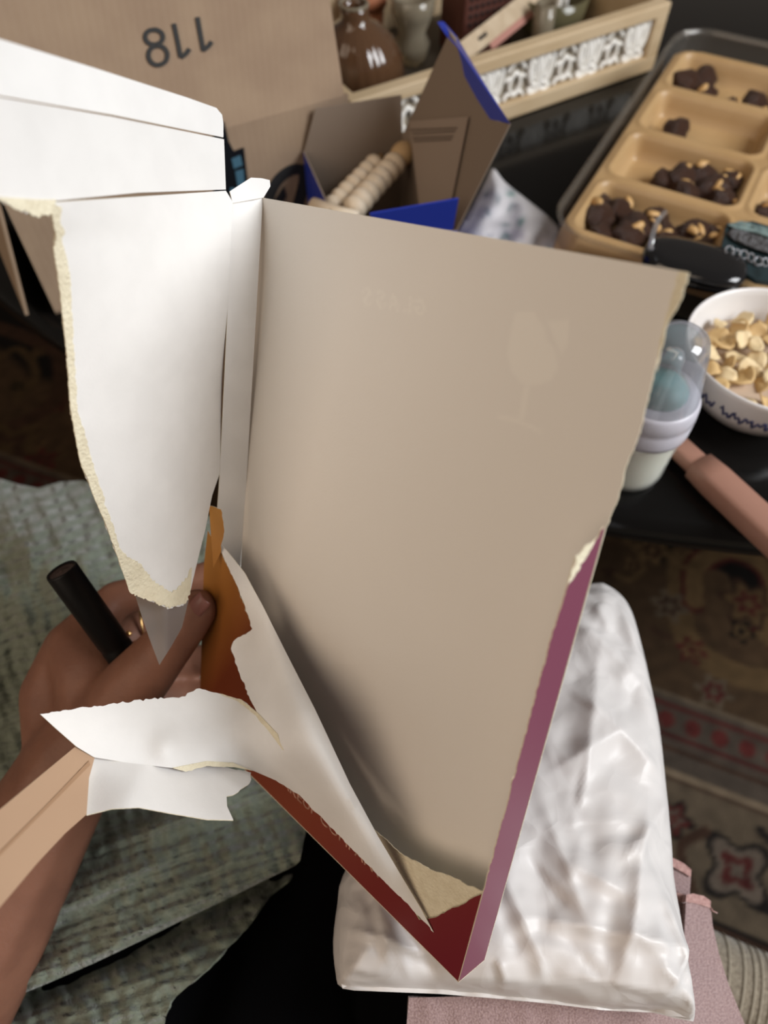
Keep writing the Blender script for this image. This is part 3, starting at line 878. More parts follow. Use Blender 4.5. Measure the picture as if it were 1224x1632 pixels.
rc = W(232, 992, .4865); rd = (W(300, 985, .492) - W(220, 1000, .488)).normalized()
qr = rd.to_track_quat('Z', 'Y').to_matrix()
rg = empty('finger_ring', rc, 'thin gold ring with small round beads on the finger behind the marker', 'ring')
lathe('band', [(.0126 + .0008 * math.cos(t), .0008 * math.sin(t)) for t in np.linspace(0, 6.283, 9)], M['gold'], rg, rc, 32, qr)
for k, (px, py) in enumerate([(205, 1010), (217, 1026)]):
    bm = bmesh.new(); bmesh.ops.create_icosphere(bm, subdivisions=2, radius=.0023)
    bmesh.ops.translate(bm, verts=bm.verts, vec=W(px, py, .4735))
    bobj('bead', bm, M['gold'], rg)

# ------------------------------------------------------------------ sage muslin over the lap
def folds(v):
    x, y = v[:, 0], v[:, 1]
    o = np.zeros(len(v))
    def ridge(x0, y0, x1, y1, h, wu, wd):
        """fold with a soft upper and a steep lower side"""
        a = np.array((x0, y0)); b = np.array((x1, y1)); ab = (b - a) / np.linalg.norm(b - a)
        nr = np.array((-ab[1], ab[0]))
        q = v - a; s = q @ ab; t = q @ nr
        L = np.linalg.norm(b - a)
        fade = np.clip((s + 60) / 120, 0, 1) * np.clip((L + 60 - s) / 140, 0, 1)
        return -h * fade * np.where(t > 0, np.exp(-(t / wd) ** 2), np.exp(-(t / wu) ** 2))
    o += ridge(-20, 1500, 330, 1330, .024, 50, 22)
    o += ridge(180, 1340, 440, 1250, .020, 30, 18)
    o += ridge(-60, 1690, 300, 1560, .012, 60, 60)
    o += ridge(120, 1480, 480, 1310, .010, 30, 24)
    o += ridge(-20, 800, 120, 950, .016, 50, 30) + ridge(60, 790, 200, 960, .008, 26, 22) + ridge(150, 800, 300, 950, .010, 30, 26)
    o += ridge(-50, 900, 60, 1000, .014, 40, 30)
    up = np.clip((1010 - y) / 120, 0, 1)
    o += up * (.0034 * np.sin((x * .86 + y * .30 + 14 * np.sin(y / 60.)) / 6.5) + .0012 * np.sin((x - y * .5) / 12.))
    lw = np.clip((y - 1250) / 120, 0, 1)
    o += lw * .0016 * np.sin((x * .92 + y * .38) / 5.6) * np.sin((y * .92 - x * .38) / 7.5)
    o += np.array([.004 * noise.noise((a / 42., b / 42., 0)) + .0018 * noise.noise((a / 15., b / 15., 3)) for a, b in v])
    return o
cloth = empty('muslin_cloth', W(200, 1500, .45), 'crinkled sage green muslin cloth draped over the lap under the arm', 'cloth')
def folds2(v):
    x, y = v[:, 0], v[:, 1]
    o = .0012 * np.sin((x * .92 + y * .38) / 7.) * np.sin((y * .92 - x * .38) / 8.)
    o += -.014 * np.exp(-((y - 1600 + x * .42 - 90) / 60.) ** 2)
    q = np.array(v); d = np.full(len(q), 1e9)
    for a, b in zip(FOLD[:-1], FOLD[1:]):
        a, b = np.array(a, float), np.array(b, float); ab = b - a
        t = np.clip(((q - a) @ ab) / (ab @ ab), 0, 1); d = np.minimum(d, np.linalg.norm(q - a - t[:, None] * ab, axis=1))
    o += .024 * np.exp(-(d / 22.) ** 2)
    return o + np.array([.005 * noise.noise((a / 50., b / 35., 8)) + .002 * noise.noise((a / 14., b / 14., 3)) for a, b in v])
GC = [(-80, 770, .72), (60, 772, .69), (140, 772, .68), (360, 840, .63), (60, 860, .545), (200, 900, .545), (-80, 1000, .53), (100, 1100, .53), (330, 1000, .56), (420, 1190, .53), (515, 1262, .505), (250, 1330, .48), (470, 1370, .462), (400, 1470, .43), (270, 1600, .40), (100, 1500, .437), (-80, 1450, .465), (-80, 1700, .405), (150, 1650, .40)]
FOLD = [(-80, 1632), (0, 1598), (70, 1570), (150, 1535), (230, 1497), (300, 1462), (360, 1434), (420, 1404), (470, 1380)]
def rolled(v):
    """the upper layer rolls under along its lower border"""
    q = np.array(v); d = np.full(len(q), 1e9)
    for a, b in zip(FOLD[:-1], FOLD[1:]):
        a, b = np.array(a, float), np.array(b, float); ab = b - a
        t = np.clip(((q - a) @ ab) / (ab @ ab), 0, 1); d = np.minimum(d, np.linalg.norm(q - a - t[:, None] * ab, axis=1))
    return folds(v) + .016 * np.exp(-d / 8.) - .020 * np.exp(-(d / 55.) ** 2)
sheet('upper_layer', [(-80, 768), (0, 763), (30, 772), (62, 778), (95, 768), (130, 766), (240, 790), (372, 836), (420, 1170), (516, 1250), (488, 1320), (478, 1372)] + FOLD[::-1], GC, M['gauze'], cloth, step=5, thick=.0015, disp=rolled, seg=6)
sheet('lower_layer', [(-80, 1585), (0, 1560), (150, 1490), (300, 1415), (440, 1350), (478, 1372), (462, 1400), (430, 1425), (392, 1478), (330, 1545), (272, 1596), (240, 1700), (-80, 1700)], [(a, b, c + .022) for a, b, c in GC], M['gauze'], cloth, step=5, thick=.0015,
      disp=lambda v: folds2(v), seg=6)

# ------------------------------------------------------------------ white plastic bag on the lap
def make_bag():
    out = [(944, 932), (968, 938), (992, 956), (1008, 985), (1020, 1030), (1036, 1100), (1050, 1170), (1060, 1260), (1068, 1340), (1072, 1400), (1080, 1450), (1092, 1530), (1104, 1618), (1098, 1626), (1040, 1612), (960, 1608), (880, 1598), (800, 1590), (700, 1582), (600, 1578), (545, 1574), (535, 1550), (531, 1500), (538, 1440), (547, 1395), (600, 1300), (680, 1150), (780, 1010), (880, 950)]
    out = [tuple(p) for p in smooth_line(out, 3, True)]
    zz = lambda y: .515 - .05 * np.clip((1600 - np.asarray(y, float)) / 650, 0, 1.05)
    P = [T(x, y, float(zz(y))) for x, y in out]
    v, f = triang(out, 5.5)
    d = segdist(out, v)
    V, n0 = [], len(v)
    rnd = random.Random(5)
    # creases: straight pinches of the film, each a ridge with a valley beside it
    cre = [((880, 1020), (1010, 1130), 9, 26), ((900, 1150), (1030, 1260), 8, 24), ((860, 1260), (960, 1200), 8, 26), ((960, 1390), (1050, 1290), 7, 20), ((850, 1330), (900, 1470), 8, 24), ((930, 1080), (900, 1290), 10, 30),
           ((1000, 1330), (960, 1540), 8, 20), ((850, 1480), (1060, 1520), 7, 14), ((560, 1490), (680, 1530), 7, 9), ((600, 1440), (620, 1540), 5, 9), ((650, 1470), (700, 1540), 6, 12), ((780, 1540), (800, 1590), 5, 7), ((1030, 1450), (1085, 1590), 7, 12), ((1040, 1580), (1075, 1500), 6, 9),
           ((900, 1560), (1060, 1590), 6, 10), ((700, 1560), (880, 1575), 5, 10), ((545, 1540), (620, 1565), 5, 7), ((880, 1400), (960, 1440), 5, 16), ((790, 1430), (850, 1560), 6, 14), ((970, 990), (1000, 1100), 6, 16), ((930, 1000), (950, 1040), 6, 12)]
    for i in range(60):
        x, y = rnd.uniform(540, 1080), rnd.uniform(960, 1600); a = rnd.uniform(0, 6.28); l = rnd.uniform(25, 90)
        cre.append(((x, y), (x + l * math.cos(a), y + l * math.sin(a)), rnd.uniform(-3.5, 3.5), rnd.uniform(6, 16)))
    h = np.zeros(n0)
    for (a, b, amp, wd) in cre:
        a, b = np.array(a, float), np.array(b, float); ab = b - a; L = np.linalg.norm(ab); ab /= L
        q = v - a; s = q @ ab; t = q @ np.array((-ab[1], ab[0]))
        fade = np.exp(-(np.clip(np.abs(s - L / 2) - L * .3, 0, None) / (L * .25)) ** 2)
        h += amp * .00055 * fade * (np.exp(-np.abs(t) / wd) - .55 * np.exp(-((t - wd * 1.3) / wd) ** 2))
    puff = .034 * (1 - np.exp(-d / 55.)) + .012 * (1 - np.exp(-d / 10.))
    for i, (p, dd) in enumerate(zip(v, d)):
        q = T(p[0], p[1], float(zz(p[1])))
        nz = .006 * noise.noise((p[0] / 120., p[1] / 150., 1)) + .0012 * noise.noise((p[0] / 30., p[1] / 30., 4))
        k = min(1, dd / 25.)
        V.append(q + Vector((0, 0, puff[i] + (h[i] + nz) * k)))
    for p, dd in zip(v, d):
        V.append(T(p[0], p[1], float(zz(p[1]))) - Vector((0, 0, .004 + .010 * (1 - math.exp(-dd / 40.)))))
    F = []
    for a in f:
        a = a if (V[a[1]] - V[a[0]]).cross(V[a[2]] - V[a[0]]).z > 0 else a[::-1]
        F.append(a); F.append(tuple(x + n0 for x in a[::-1]))
    # close the rim
    nb = len(out)
    for i in range(nb):
        j = (i + 1) % nb
        F.append((i, j, j + n0, i + n0))
    root = empty('plastic_bag', T(820, 1500, .5), 'crumpled glossy white plastic bag lying on the lap', 'bag')
    o = obj('bag_body', V, F, M['bag'], root)
    bm = bmesh.new(); bm.from_mesh(o.data); bmesh.ops.recalc_face_normals(bm, faces=bm.faces); bm.to_mesh(o.data); bm.free()
    hem = [(538, 1552), (546, 1575), (600, 1580), (700, 1584), (800, 1592), (880, 1600), (960, 1610), (1040, 1614), (1104, 1627), (1085, 1585), (1040, 1598), (960, 1590), (880, 1578), (760, 1566), (640, 1560)]
    sheet('hem_fold', hem, [(538, 1552, .366), (1104, 1627, .359), (800, 1592, .360), (760, 1566, .363), (1040, 1598, .361), (640, 1560, .364)], M['bag'], root, step=9, thick=.0006,
          disp=lambda v: np.array([.0025 * noise.noise((a / 30., b / 12., 7)) for a, b in v]))
    sheet('corner_fold', [(1034, 1605), (1064, 1575), (1062, 1610), (1078, 1600), (1098, 1622), (1060, 1618)], [(1034, 1605, .360), (1064, 1575, .352), (1098, 1622, .356), (1062, 1610, .354)], M['bag'], root, step=7, thick=.0006)
make_bag()

# ------------------------------------------------------------------ pink garment under the bag
pg = empty('pink_garment', T(1130, 1560, .45), 'folded dusty pink chambray garment with frayed hems beside the bag', 'garment')
def layer(hem, body, ctrl, seed):
    cl_ = sheet('cloth_layer', body, ctrl, M['pink_cloth'], pg, step=9, thick=.002, seed=seed, seg=8, disp=lambda v: np.array([.0012 * noise.noise((a / 24., b / 50., seed)) for a, b in v]))
    sheet('hem', hem, ctrl, M['pink_hem'], cl_, step=5, thick=.003, disp=lambda v: -.002 + np.array([.0006 * noise.noise((a / 5., b / 5., seed)) for a, b in v]), seed=seed, seg=6)
layer([(1040, 1366), (1072, 1367), (1090, 1376), (1102, 1386), (1101, 1398), (1088, 1390), (1068, 1379), (1040, 1378)],
      [(1040, 1368), (1072, 1369), (1100, 1388), (1101, 1402), (1098, 1440), (1085, 1520), (1000, 1520), (1000, 1400)],
      [(1040, 1368, .448), (1102, 1388, .452), (1098, 1440, .446), (1085, 1520, .432), (1000, 1450, .44)], 1)
layer([(1040, 1420), (1070, 1421), (1091, 1425), (1091, 1438), (1070, 1434), (1040, 1432)],
      [(1040, 1422), (1091, 1427), (1090, 1500), (1086, 1545), (1000, 1560), (1000, 1440)],
      [(1040, 1422, .438), (1091, 1427, .439), (1090, 1500, .429), (1086, 1545, .422), (1000, 1500, .428)], 2)
layer([(1094, 1426), (1104, 1424), (1122, 1428), (1133, 1436), (1132, 1447), (1118, 1442), (1093, 1437)],
      [(1094, 1428), (1104, 1425), (1132, 1438), (1136, 1475), (1146, 1520), (1160, 1565), (1180, 1615), (1215, 1700), (1000, 1720), (640, 1720), (652, 1590), (900, 1585), (1080, 1610), (1090, 1540), (1091, 1480)],
      [(1094, 1428, .434), (1132, 1438, .440), (1110, 1520, .415), (1146, 1520, .424), (1180, 1615, .410), (1120, 1620, .395), (1215, 1700, .395), (1000, 1650, .372), (1000, 1720, .368), (640, 1720, .362), (652, 1590, .372), (900, 1600, .372), (1080, 1610, .385)], 3)
tube('loose_thread', [W(1131, 1444, .438), W(1136, 1452, .436), W(1143, 1455, .437)], .0004, M['pink_hem'], pg, 5)

# ------------------------------------------------------------------ shipping carton
S_ = T(555, 152, .62); S0 = T(360, 206, .62)
cx = (S_ - S0); cx.z = 0; cx.normalize(); cy = Vector((-cx.y, cx.x, 0))       # along the front, and away from the camera
CF = Vector((S_.x, S_.y, TZ + .001)); CL = (S_ - T(80, 480, TZ)).dot(cx); CD = .22; CH = .12
cb = empty('shipping_carton', CF - cx * CL * .5 + cy * CD * .5, 'brown corrugated shipping box with upright flap reading 118 upside down', 'box')
def slab(name, p0, u, v, n_, m, parent, th=.003, nu=1, bend=None):
    """board spanned by u and v from p0, thickness th along n_"""
    k = 10
    V, F = [], []
    for s in (0, 1):
        for i in range(k + 1):
            for j in range(k + 1):
                a, b = i / k, j / k
                V.append(p0 + u * a + v * b + n_ * (th * s) + (bend(a, b) if bend else Vector()))
    q = lambda s, i, j: s * (k + 1) ** 2 + i * (k + 1) + j
    for i in range(k):
        for j in range(k):
            F.append((q(0, i, j), q(0, i, j + 1), q(0, i + 1, j + 1), q(0, i + 1, j)))
            F.append((q(1, i, j), q(1, i + 1, j), q(1, i + 1, j + 1), q(1, i, j + 1)))
        F.append((q(0, i, 0), q(0, i + 1, 0), q(1, i + 1, 0), q(1, i, 0))); F.append((q(0, i, k), q(1, i, k), q(1, i + 1, k), q(0, i + 1, k)))
        F.append((q(0, 0, i), q(1, 0, i), q(1, 0, i + 1), q(0, 0, i + 1))); F.append((q(0, k, i), q(0, k, i + 1), q(1, k, i + 1), q(1, k, i)))
    o = obj(name, V, F, m, parent, smooth=False)
    bm = bmesh.new(); bm.from_mesh(o.data); bmesh.ops.recalc_face_normals(bm, faces=bm.faces); bm.to_mesh(o.data); bm.free()
    return o
Z = Vector((0, 0, 1))
FWALL = slab('front_wall', CF - cx * CL, cx * CL, Z * CH, cy, M['carton'], cb)
slab('back_wall', CF - cx * CL + cy * CD, cx * CL, Z * CH, -cy, M['carton'], cb)
slab('side_wall', CF - cx * .003 + cy * .003, cy * (CD - .006), Z * CH, -cx, M['carton'], cb)
slab('side_wall', CF - cx * (CL - .003) + cy * .003, cy * (CD - .006), Z * CH, -cx, M['carton'], cb)
slab('bottom_panel', CF - cx * CL, cx * CL, cy * CD, Z * 1, M['carton'], cb)
fu = (cy * .30 + Z * .954)
FLAP = slab('top_flap', CF - cx * CL + Z * CH, cx * (CL - .004), fu * .19, cy, M['carton'], cb, bend=lambda a, b: cy * (.006 * math.sin(a * 5) * b))
slab('side_flap', CF - cx * CL + Z * CH + cy * .003, cy * (CD * .9), (-cx * .18 - Z * .98) * .116, -cx, M['carton'], cb)
slab('top_flap', CF - cx * CL + Z * CH + cy * CD, cx * CL, (cy * .8 + Z * .5) * .10, cy, M['carton'], cb)
# print on the raised flap and the front wall
fn = cx.cross(fu).normalized()
c0 = PLN(283, 66, CF + Z * CH, fn)
def stroke(pts, wd):
    P = [np.array(p, float) for p in smooth_line(pts, 6)]
    L_, R_ = [], []
    for i, p in enumerate(P):
        t = P[min(i + 1, len(P) - 1)] - P[max(i - 1, 0)]; t /= np.linalg.norm(t) + 1e-9
        k = wd[0] + (wd[1] - wd[0]) * i / (len(P) - 1)
        L_.append(tuple(p + k * np.array((-t[1], t[0])))); R_.append(tuple(p - k * np.array((-t[1], t[0]))))
    return L_ + R_[::-1]
def on_flap(o):
    for v in o.data.vertices:       # follow the gentle bow of the flap
        q = v.co - (CF - cx * CL + Z * CH); a_ = q.dot(cx) / (CL - .004); b_ = q.dot(fu) / .19
        v.co += cy * (.006 * math.sin(a_ * 5) * b_)
def digit(paths):
    for p in paths: on_flap(decal('printed_number', stroke(p, (3.6, 3.6)), CF + Z * CH, fn, M['ink'], FLAP, .0008))
el = lambda cx_, cy_, rx, ry, a0, a1: [(cx_ + rx * math.cos(R(a)) , cy_ + ry * math.sin(R(a))) for a in np.linspace(a0, a1, 7)]
digit([el(246, 60, 14, 12, 80, 260), el(246, 60, 14, 12, 260, 440), el(252, 89, 15, 15.5, 70, 250), el(252, 89, 15, 15.5, 250, 430)])
digit([[(277, 38), (283, 66), (288, 92)], [(288, 92), (296, 86), (302, 78)]])
digit([[(314, 27), (319, 55), (324, 81)], [(323, 80), (331, 74), (337, 66)]])
wp = CF + Z * .01
decal('printed_arrow', stroke([(425, 330), (432, 305), (446, 283), (466, 270), (482, 272), (484, 290), (476, 322), (470, 345)], (8, 9)), wp, cy, M['ink'], FWALL)
decal('printed_arrow', [(428, 332), (452, 296), (456, 312), (444, 336)], wp, cy, M['ink'], FWALL)
TAPE = decal('tape_strip', [(340, 186), (357, 194), (364, 225), (372, 240), (388, 234), (396, 300), (394, 335), (340, 335)], wp, cy, M['tape'], cb, .0006)
decal('tape_print', [(368, 252), (382, 246), (386, 262), (372, 268)], wp, cy, M['tape_blue'], TAPE, .0012)
decal('tape_print', [(374, 272), (387, 268), (389, 292), (378, 296)], wp, cy, M['tape_blue'], TAPE, .0012)
decal('tape_print', [(366, 298), (386, 300), (386, 306), (366, 305)], wp, cy, M['tape_blue'], TAPE, .0012)

# ------------------------------------------------------------------ blue carton with the bead roller
bb = empty('blue_carton', T(640, 360, TZ), 'open blue carton with grey board inside and a raised pointed lid', 'box')
ZB = .585
A_, B_, C_ = T(485, 240, ZB), T(641, 216, ZB), T(728, 366, ZB - .005)
D_ = A_ + (C_ - B_)
GB = [M['greyboard'], M['blue'], M['greyboard']]
def quad_board(name, ps, m, th=.0012, nrm=None):
    c = sum(ps, Vector()) / len(ps)
    n_ = (ps[1] - ps[0]).cross(ps[2] - ps[0]).normalized()
    if nrm is not None and n_.dot(nrm) < 0: n_ = -n_; ps = ps[::-1]
    k = len(ps)
    V = list(ps) + [p - n_ * th for p in ps]
    F = [tuple(range(k)), tuple(range(2 * k - 1, k - 1, -1))] + [(i, k + i, k + (i + 1) % k, (i + 1) % k) for i in range(k)]
    o = obj(name, V, F, m, bb, smooth=False)
    if len(o.data.materials) > 1: o.data.polygons[1].material_index = 1
    return o
dn = lambda p: Vector((p.x, p.y, TZ + .002))
cen = (A_ + B_ + C_ + D_) / 4
quad_board('back_wall', [A_, B_, dn(B_), dn(A_)], GB, nrm=cen - (A_ + B_) / 2)
quad_board('right_wall', [B_, C_, dn(C_), dn(B_)], GB, nrm=cen - (B_ + C_) / 2)
quad_board('left_wall', [A_, D_, dn(D_), dn(A_)], GB, nrm=cen - (A_ + D_) / 2)
quad_board('front_wall', [D_, C_, dn(C_), dn(D_)], GB, nrm=cen - (C_ + D_) / 2)
quad_board('bottom_panel', [dn(A_), dn(B_), dn(C_), dn(D_)], GB, nrm=Z)
def plane_at(p, u, v): return p, u.cross(v)
# back flap leaning away, lid rising from the right edge, front flap folded outward
bu = (B_ - A_).normalized(); bfl = (Vector((-bu.y, bu.x, 0)) * .02 + Z)
P_ = lambda px, py, p, n_: PLN(px, py, p, n_)
nbf = bu.cross(bfl)
quad_board('back_flap', [A_, B_, P_(640, 152, A_, nbf), P_(503, 173, A_, nbf)], GB, nrm=CAM - A_)
ru = (C_ - B_).normalized(); rv = Vector((-ru.y, ru.x, 0)); rv = rv if rv.dot(B_ - A_) > 0 else -rv
nl = ru.cross(rv * .30 + Z * .95)
lid = [B_, C_, P_(812, 198, B_, nl)] + [P_(x, y, B_, nl) for x, y in [(781, 190), (759, 156), (740, 121), (736, 100), (729, 75), (713, 59)]]
quad_board('lid', lid, GB, nrm=CAM - B_)
tl = [P_(x, y, B_, nl) for x, y in [(812, 197), (781, 190), (759, 156), (740, 121), (736, 100), (729, 75), (713, 59)]]
dl = [dep(q) for q in tl]
back = [W(806, 194, dl[0] + .003), W(797, 186, dl[1] + .006), W(771, 140, dl[2] + .009), W(746, 94, dl[4] + .010), W(727, 59, dl[5] + .010), W(705, 34, dl[6] + .008), W(697, 35, dl[6] + .006), W(702, 43, dl[6] + .003)]
quad_board('tuck_flap', tl[::-1] + back, [M['blue'], M['greyboard']], nrm=CAM - B_)
fv = C_ - D_
nff = fv.cross(Vector((rv.x * -.2, rv.y - .6, .9)))
quad_board('front_flap', [P_(590, 341, C_, nff), P_(731, 317, C_, nff), P_(722, 366, C_, nff), P_(600, 420, C_, nff)], [M['blue'], M['greyboard']], nrm=CAM - C_)
lf = empty('leaflet', T(690, 320, TZ), 'pale folded instruction leaflet standing inside the blue carton', 'leaflet')
nlf = nl
off = (CAM - B_).normalized() * .006
lfp = [P_(652, 193, B_ + off, nl), P_(746, 186, B_ + off, nl), P_(720, 316, B_ + off, nl), P_(668, 328, B_ + off, nl)]
o = quad_board('page', lfp, M['leaflet'], .0006, CAM - B_); adopt(o, lf)
for (x0, y0, x1, y1) in [(655, 206, 729, 203), (658, 212, 726, 208), (658, 219, 723, 216), (660, 224, 720, 221)]:
    decal('printed_line', [(x0, y0), (x1, y1), (x1, y1 + 2.2), (x0, y0 + 2.2)], lfp[0], nl, M['leaf_text'], lf, .0006)
br = empty('bead_roller', T(600, 320, TZ), 'pale wooden massage roller of round beads lying in the blue carton', 'massage roller')
sph = None
def bead(p, r, m, name='bead', sq=1.0, ax=None):
    global sph
    if sph is None:
        bm = bmesh.new(); bmesh.ops.create_uvsphere(bm, u_segments=18, v_segments=12, radius=1)
        sph = bpy.data.meshes.new('bead'); bm.to_mesh(sph); bm.free(); sph.polygons.foreach_set('use_smooth', [True] * len(sph.polygons))
    me = sph.copy(); me.materials.append(m)
    o = bpy.data.objects.new(name, me); COL.objects.link(o)
    me.transform(Matrix.Translation(p) @ (ax.to_track_quat('Z', 'Y').to_matrix().to_4x4() if ax else Matrix.Identity(4)) @ Matrix.Diagonal((r, r, r * sq, 1)))
    adopt(o, br)
    return o
def rod(p0, p1, n_, r, m0):
    ax = (p1 - p0).normalized()
    for i in range(n_):
        bead(p0.lerp(p1, i / (n_ - 1)), r, M['bead'], 'bead', .86, ax)
    tube('stick', [p0 - ax * .01, p1 + ax * .012], r * .45, M['bead2'], br, 12)
    return ax
r1 = rod(T(520, 338, .565), T(596, 262, .572), 8, .0088, 0)
r2 = rod(T(566, 330, .572), T(628, 262, .578), 7, .0105, 0)
p = T(641, 246, .580)
bead(p, .0105, M['bead2'], 'end_knob', 1.25, r2)
tube('crossbar', [T(498, 330, .575), T(540, 345, .575), T(570, 352, .575)], .008, M['bead'], br, 14)

# ------------------------------------------------------------------ floral cloth on the table
def floral():
    out = [(786, 268), (805, 290), (840, 318), (880, 350), (905, 385), (925, 420), (780, 420), (720, 400), (735, 360), (758, 318), (775, 285)]
    out = [tuple(p) for p in smooth_line(out, 4, True)]
    v, f = triang(out, 6)
    d = segdist(out, v)
    V = [T(a, b, TZ + .002 + .015 * (1 - math.exp(-dd / 14.)) + (.006 * noise.noise((a / 24., b / 24., 2)) + .004 * math.sin((a + b * .4) / 11.)) * min(1, dd / 14.)) for (a, b), dd in zip(v, d)]
    F = [a if (V[a[1]] - V[a[0]]).cross(V[a[2]] - V[a[0]]).z > 0 else a[::-1] for a in f]
    o = obj('floral_cloth', V, F, vcol('floral_cotton', .9, ('noise', 500, .3)))
    col = np.tile(np.array((.62, .60, .62)), (len(v), 1))
    rnd = random.Random(9)
    for i in range(34):
        c = np.array((rnd.uniform(740, 915), rnd.uniform(280, 410))); a = rnd.uniform(0, 3.14)
        e = np.array((math.cos(a), math.sin(a))); q = v - c
        m_ = np.exp(-((q @ e) / 8.) ** 2 - ((q @ np.array((-e[1], e[0]))) / 4.) ** 2)
        k = np.array(rnd.choice([(.20, .24, .26), (.14, .26, .24), (.32, .32, .36)]))
        col = col * (1 - m_[:, None] * .9) + k * m_[:, None] * .9
    at = o.data.color_attributes.new('Col', 'FLOAT_COLOR', 'POINT')
    at.data.foreach_set('color', np.c_[col, np.ones(len(v))].ravel().astype(np.float32))
    s = o.modifiers.new('t', 'SOLIDIFY'); s.thickness = .002
    tag(o, 'crumpled white cotton cloth printed with grey-green leaves, beside the chocolates', 'cloth')
floral()

# ------------------------------------------------------------------ carved wooden tray
RB = T(1040, 113, TZ); LB = T(800, 196, TZ)
wx = (RB - LB); wx.z = 0; wx.normalize(); wy = Vector((-wx.y, wx.x, 0))
TL_, TD_, TH_ = .425, .26, .074
T0 = RB - wx * TL_ ; T0.z = TZ + .001                         # front left bottom corner
ctr = T0 + wx * TL_ / 2 + wy * TD_ / 2
tr = empty('carved_tray', ctr, 'pale wooden tray with white carved lattice front behind the blue carton', 'tray')
angz = math.atan2(wx.y, wx.x)
def tb_(name, a, d, z, sz, m=None):
    c = T0 + wx * a + wy * d + Z * z
    return box(name, c, sz, angz, m or M['wood_pale'], tr, .0015)
tb_('top_rail', TL_ / 2, .008, TH_ - .007, (TL_, .016, .014))
tb_('bottom_rail', TL_ / 2, .008, .009, (TL_, .016, .018))
for a in (.009, TL_ - .009): tb_('stile', a, .008, TH_ / 2, (.018, .0155, TH_ - .002))
tb_('back_board', TL_ / 2, TD_ - .006, TH_ / 2, (TL_, .012, TH_))
for a in (.006, TL_ - .006): tb_('end_board', a, TD_ / 2 + .003, TH_ / 2, (.012, TD_ - .024, TH_ - .001))
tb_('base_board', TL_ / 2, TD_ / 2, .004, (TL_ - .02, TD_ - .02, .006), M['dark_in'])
def motif(kind):
    """carved strokes, local x along the tray, z up, centred"""
    V, F = [], []
    def add(pts, r, cyc=True, n=5):
        P = smooth_line(pts, n, cyc)
        v, f = tube(None, [(p[0], 0, p[1]) for p in P], r, None, None, 8, cyc)
        b = len(V); V.extend([Vector((q.x, q.y * 1.1, q.z)) for q in v]); F.extend([tuple(i + b for i in g) for g in f])
    if kind == 0:        # tall pair of petals on a scroll
        for s in (-1, 1):
            E_ = lambda rx, rz, n_=10: [(s * (.0088 + rx * math.cos(t) + .15 * rz * math.sin(t)), .0035 + rz * math.sin(t)) for t in np.linspace(0, 6.283, n_, endpoint=False)]
            add(E_(.0072, .0165), .0030)
            add(E_(.0030, .0100), .0024)
            add([(s * .001, -.013), (s * .008, -.014), (s * .015, -.018), (s * .008, -.021), (s * .002, -.018)], .0026, False)
        add([(0, -.021), (0, -.014), (0, .002), (0, .018)], .0022, False)
    else:                # bud under a small roof
        add([(-.012, .010), (-.004, .018), (.001, .019)], .0026, False)
        add([(.012, .010), (.005, .018), (.001, .019)], .0026, False)
        add([(0, -.016), (.007, -.008), (.006, .001), (0, .007), (-.006, .001), (-.007, -.008)], .0026)
        add([(-.014, -.020), (-.008, -.014), (0, -.017), (.008, -.014), (.014, -.020)], .0024, False)
        add([(-.014, .0), (-.009, .003), (-.006, .0)], .002, False); add([(.014, .0), (.009, .003), (.006, .0)], .002, False)
    return V, F
MO = []
for k in (0, 1):
    V, F = motif(k)
    me = bpy.data.meshes.new('lattice_motif'); me.from_pydata([tuple(v) for v in V], [], F); me.materials.append(M['lattice'])
    me.polygons.foreach_set('use_smooth', [True] * len(me.polygons)); MO.append(me)
nM = 11
for i in range(nM):
    o = bpy.data.objects.new('lattice_motif', MO[i % 2]); COL.objects.link(o)
    o.parent = tr
    a = .036 + (TL_ - .072) * i / (nM - 1)
    loc = T0 + wx * a + wy * .008 + Z * (TH_ / 2 + .002) - ctr
    o.matrix_local = Matrix.Translation(loc) @ Matrix.Rotation(angz, 4, 'Z')
tb_('lattice_ground', TL_ / 2, .0125, TH_ / 2, (TL_ - .03, .003, TH_ - .03), M['lattice_back'])

# things standing in and behind the tray
ZT = TZ + .009
vb = Vector((-.022, .872, TZ + .0085))
vz = empty('ribbed_vase', vb, 'amber ribbed glass bulb vase beside the shipping box', 'vase')
sh = Matrix(((1, 0, -.10), (0, 1, 0), (0, 0, 1)))
lathe('bulb', [(0, 0), (.024, 0), (.040, .010), (.0475, .030), (.046, .048), (.038, .065), (.025, .077), (.016, .083), (.0145, .090), (.016, .098), (.013, .098), (.0115, .090), (.013, .083), (.023, .075), (.035, .063), (.043, .047), (.044, .03), (.036, .012), (0, .005)],
      M['vase'], vz, vb, 72, sh, ripple=lambda a, z: .018 * math.cos(24 * a) * (1 if .01 < z < .078 else 0))
lathe('mouth_ring', [(.0145 + .002 * math.cos(t), .098 + .002 * math.sin(t)) for t in np.linspace(0, 6.283, 9)], M['crystal'], vz, vb, 40, sh)
pb = T0 + wx * .150 + wy * .222; pb.z = ZT
pt = empty('terracotta_pot', pb, 'small plain terracotta pot behind the amber vase', 'pot')
lathe('pot_body', [(0, 0), (.017, 0), (.021, .045), (.0185, .045), (.016, .006), (0, .006)], M['terracotta'], pt, pb, 36)
lathe('pot_rim', [(.0208, .045), (.024, .046), (.0245, .060), (.021, .060), (.0188, .046)], M['terracotta'], pt, pb, 36, close=True)
hb = T0 + wx * .262 + wy * .15; hb.z = ZT
hx = empty('perforated_holder', hb, 'dark maroon box with rows of small holes inside the tray', 'box')
HB_ = box('holder_body', hb + Z * .045, (.075, .05, .09), angz, M['maroon'], hx, .003)
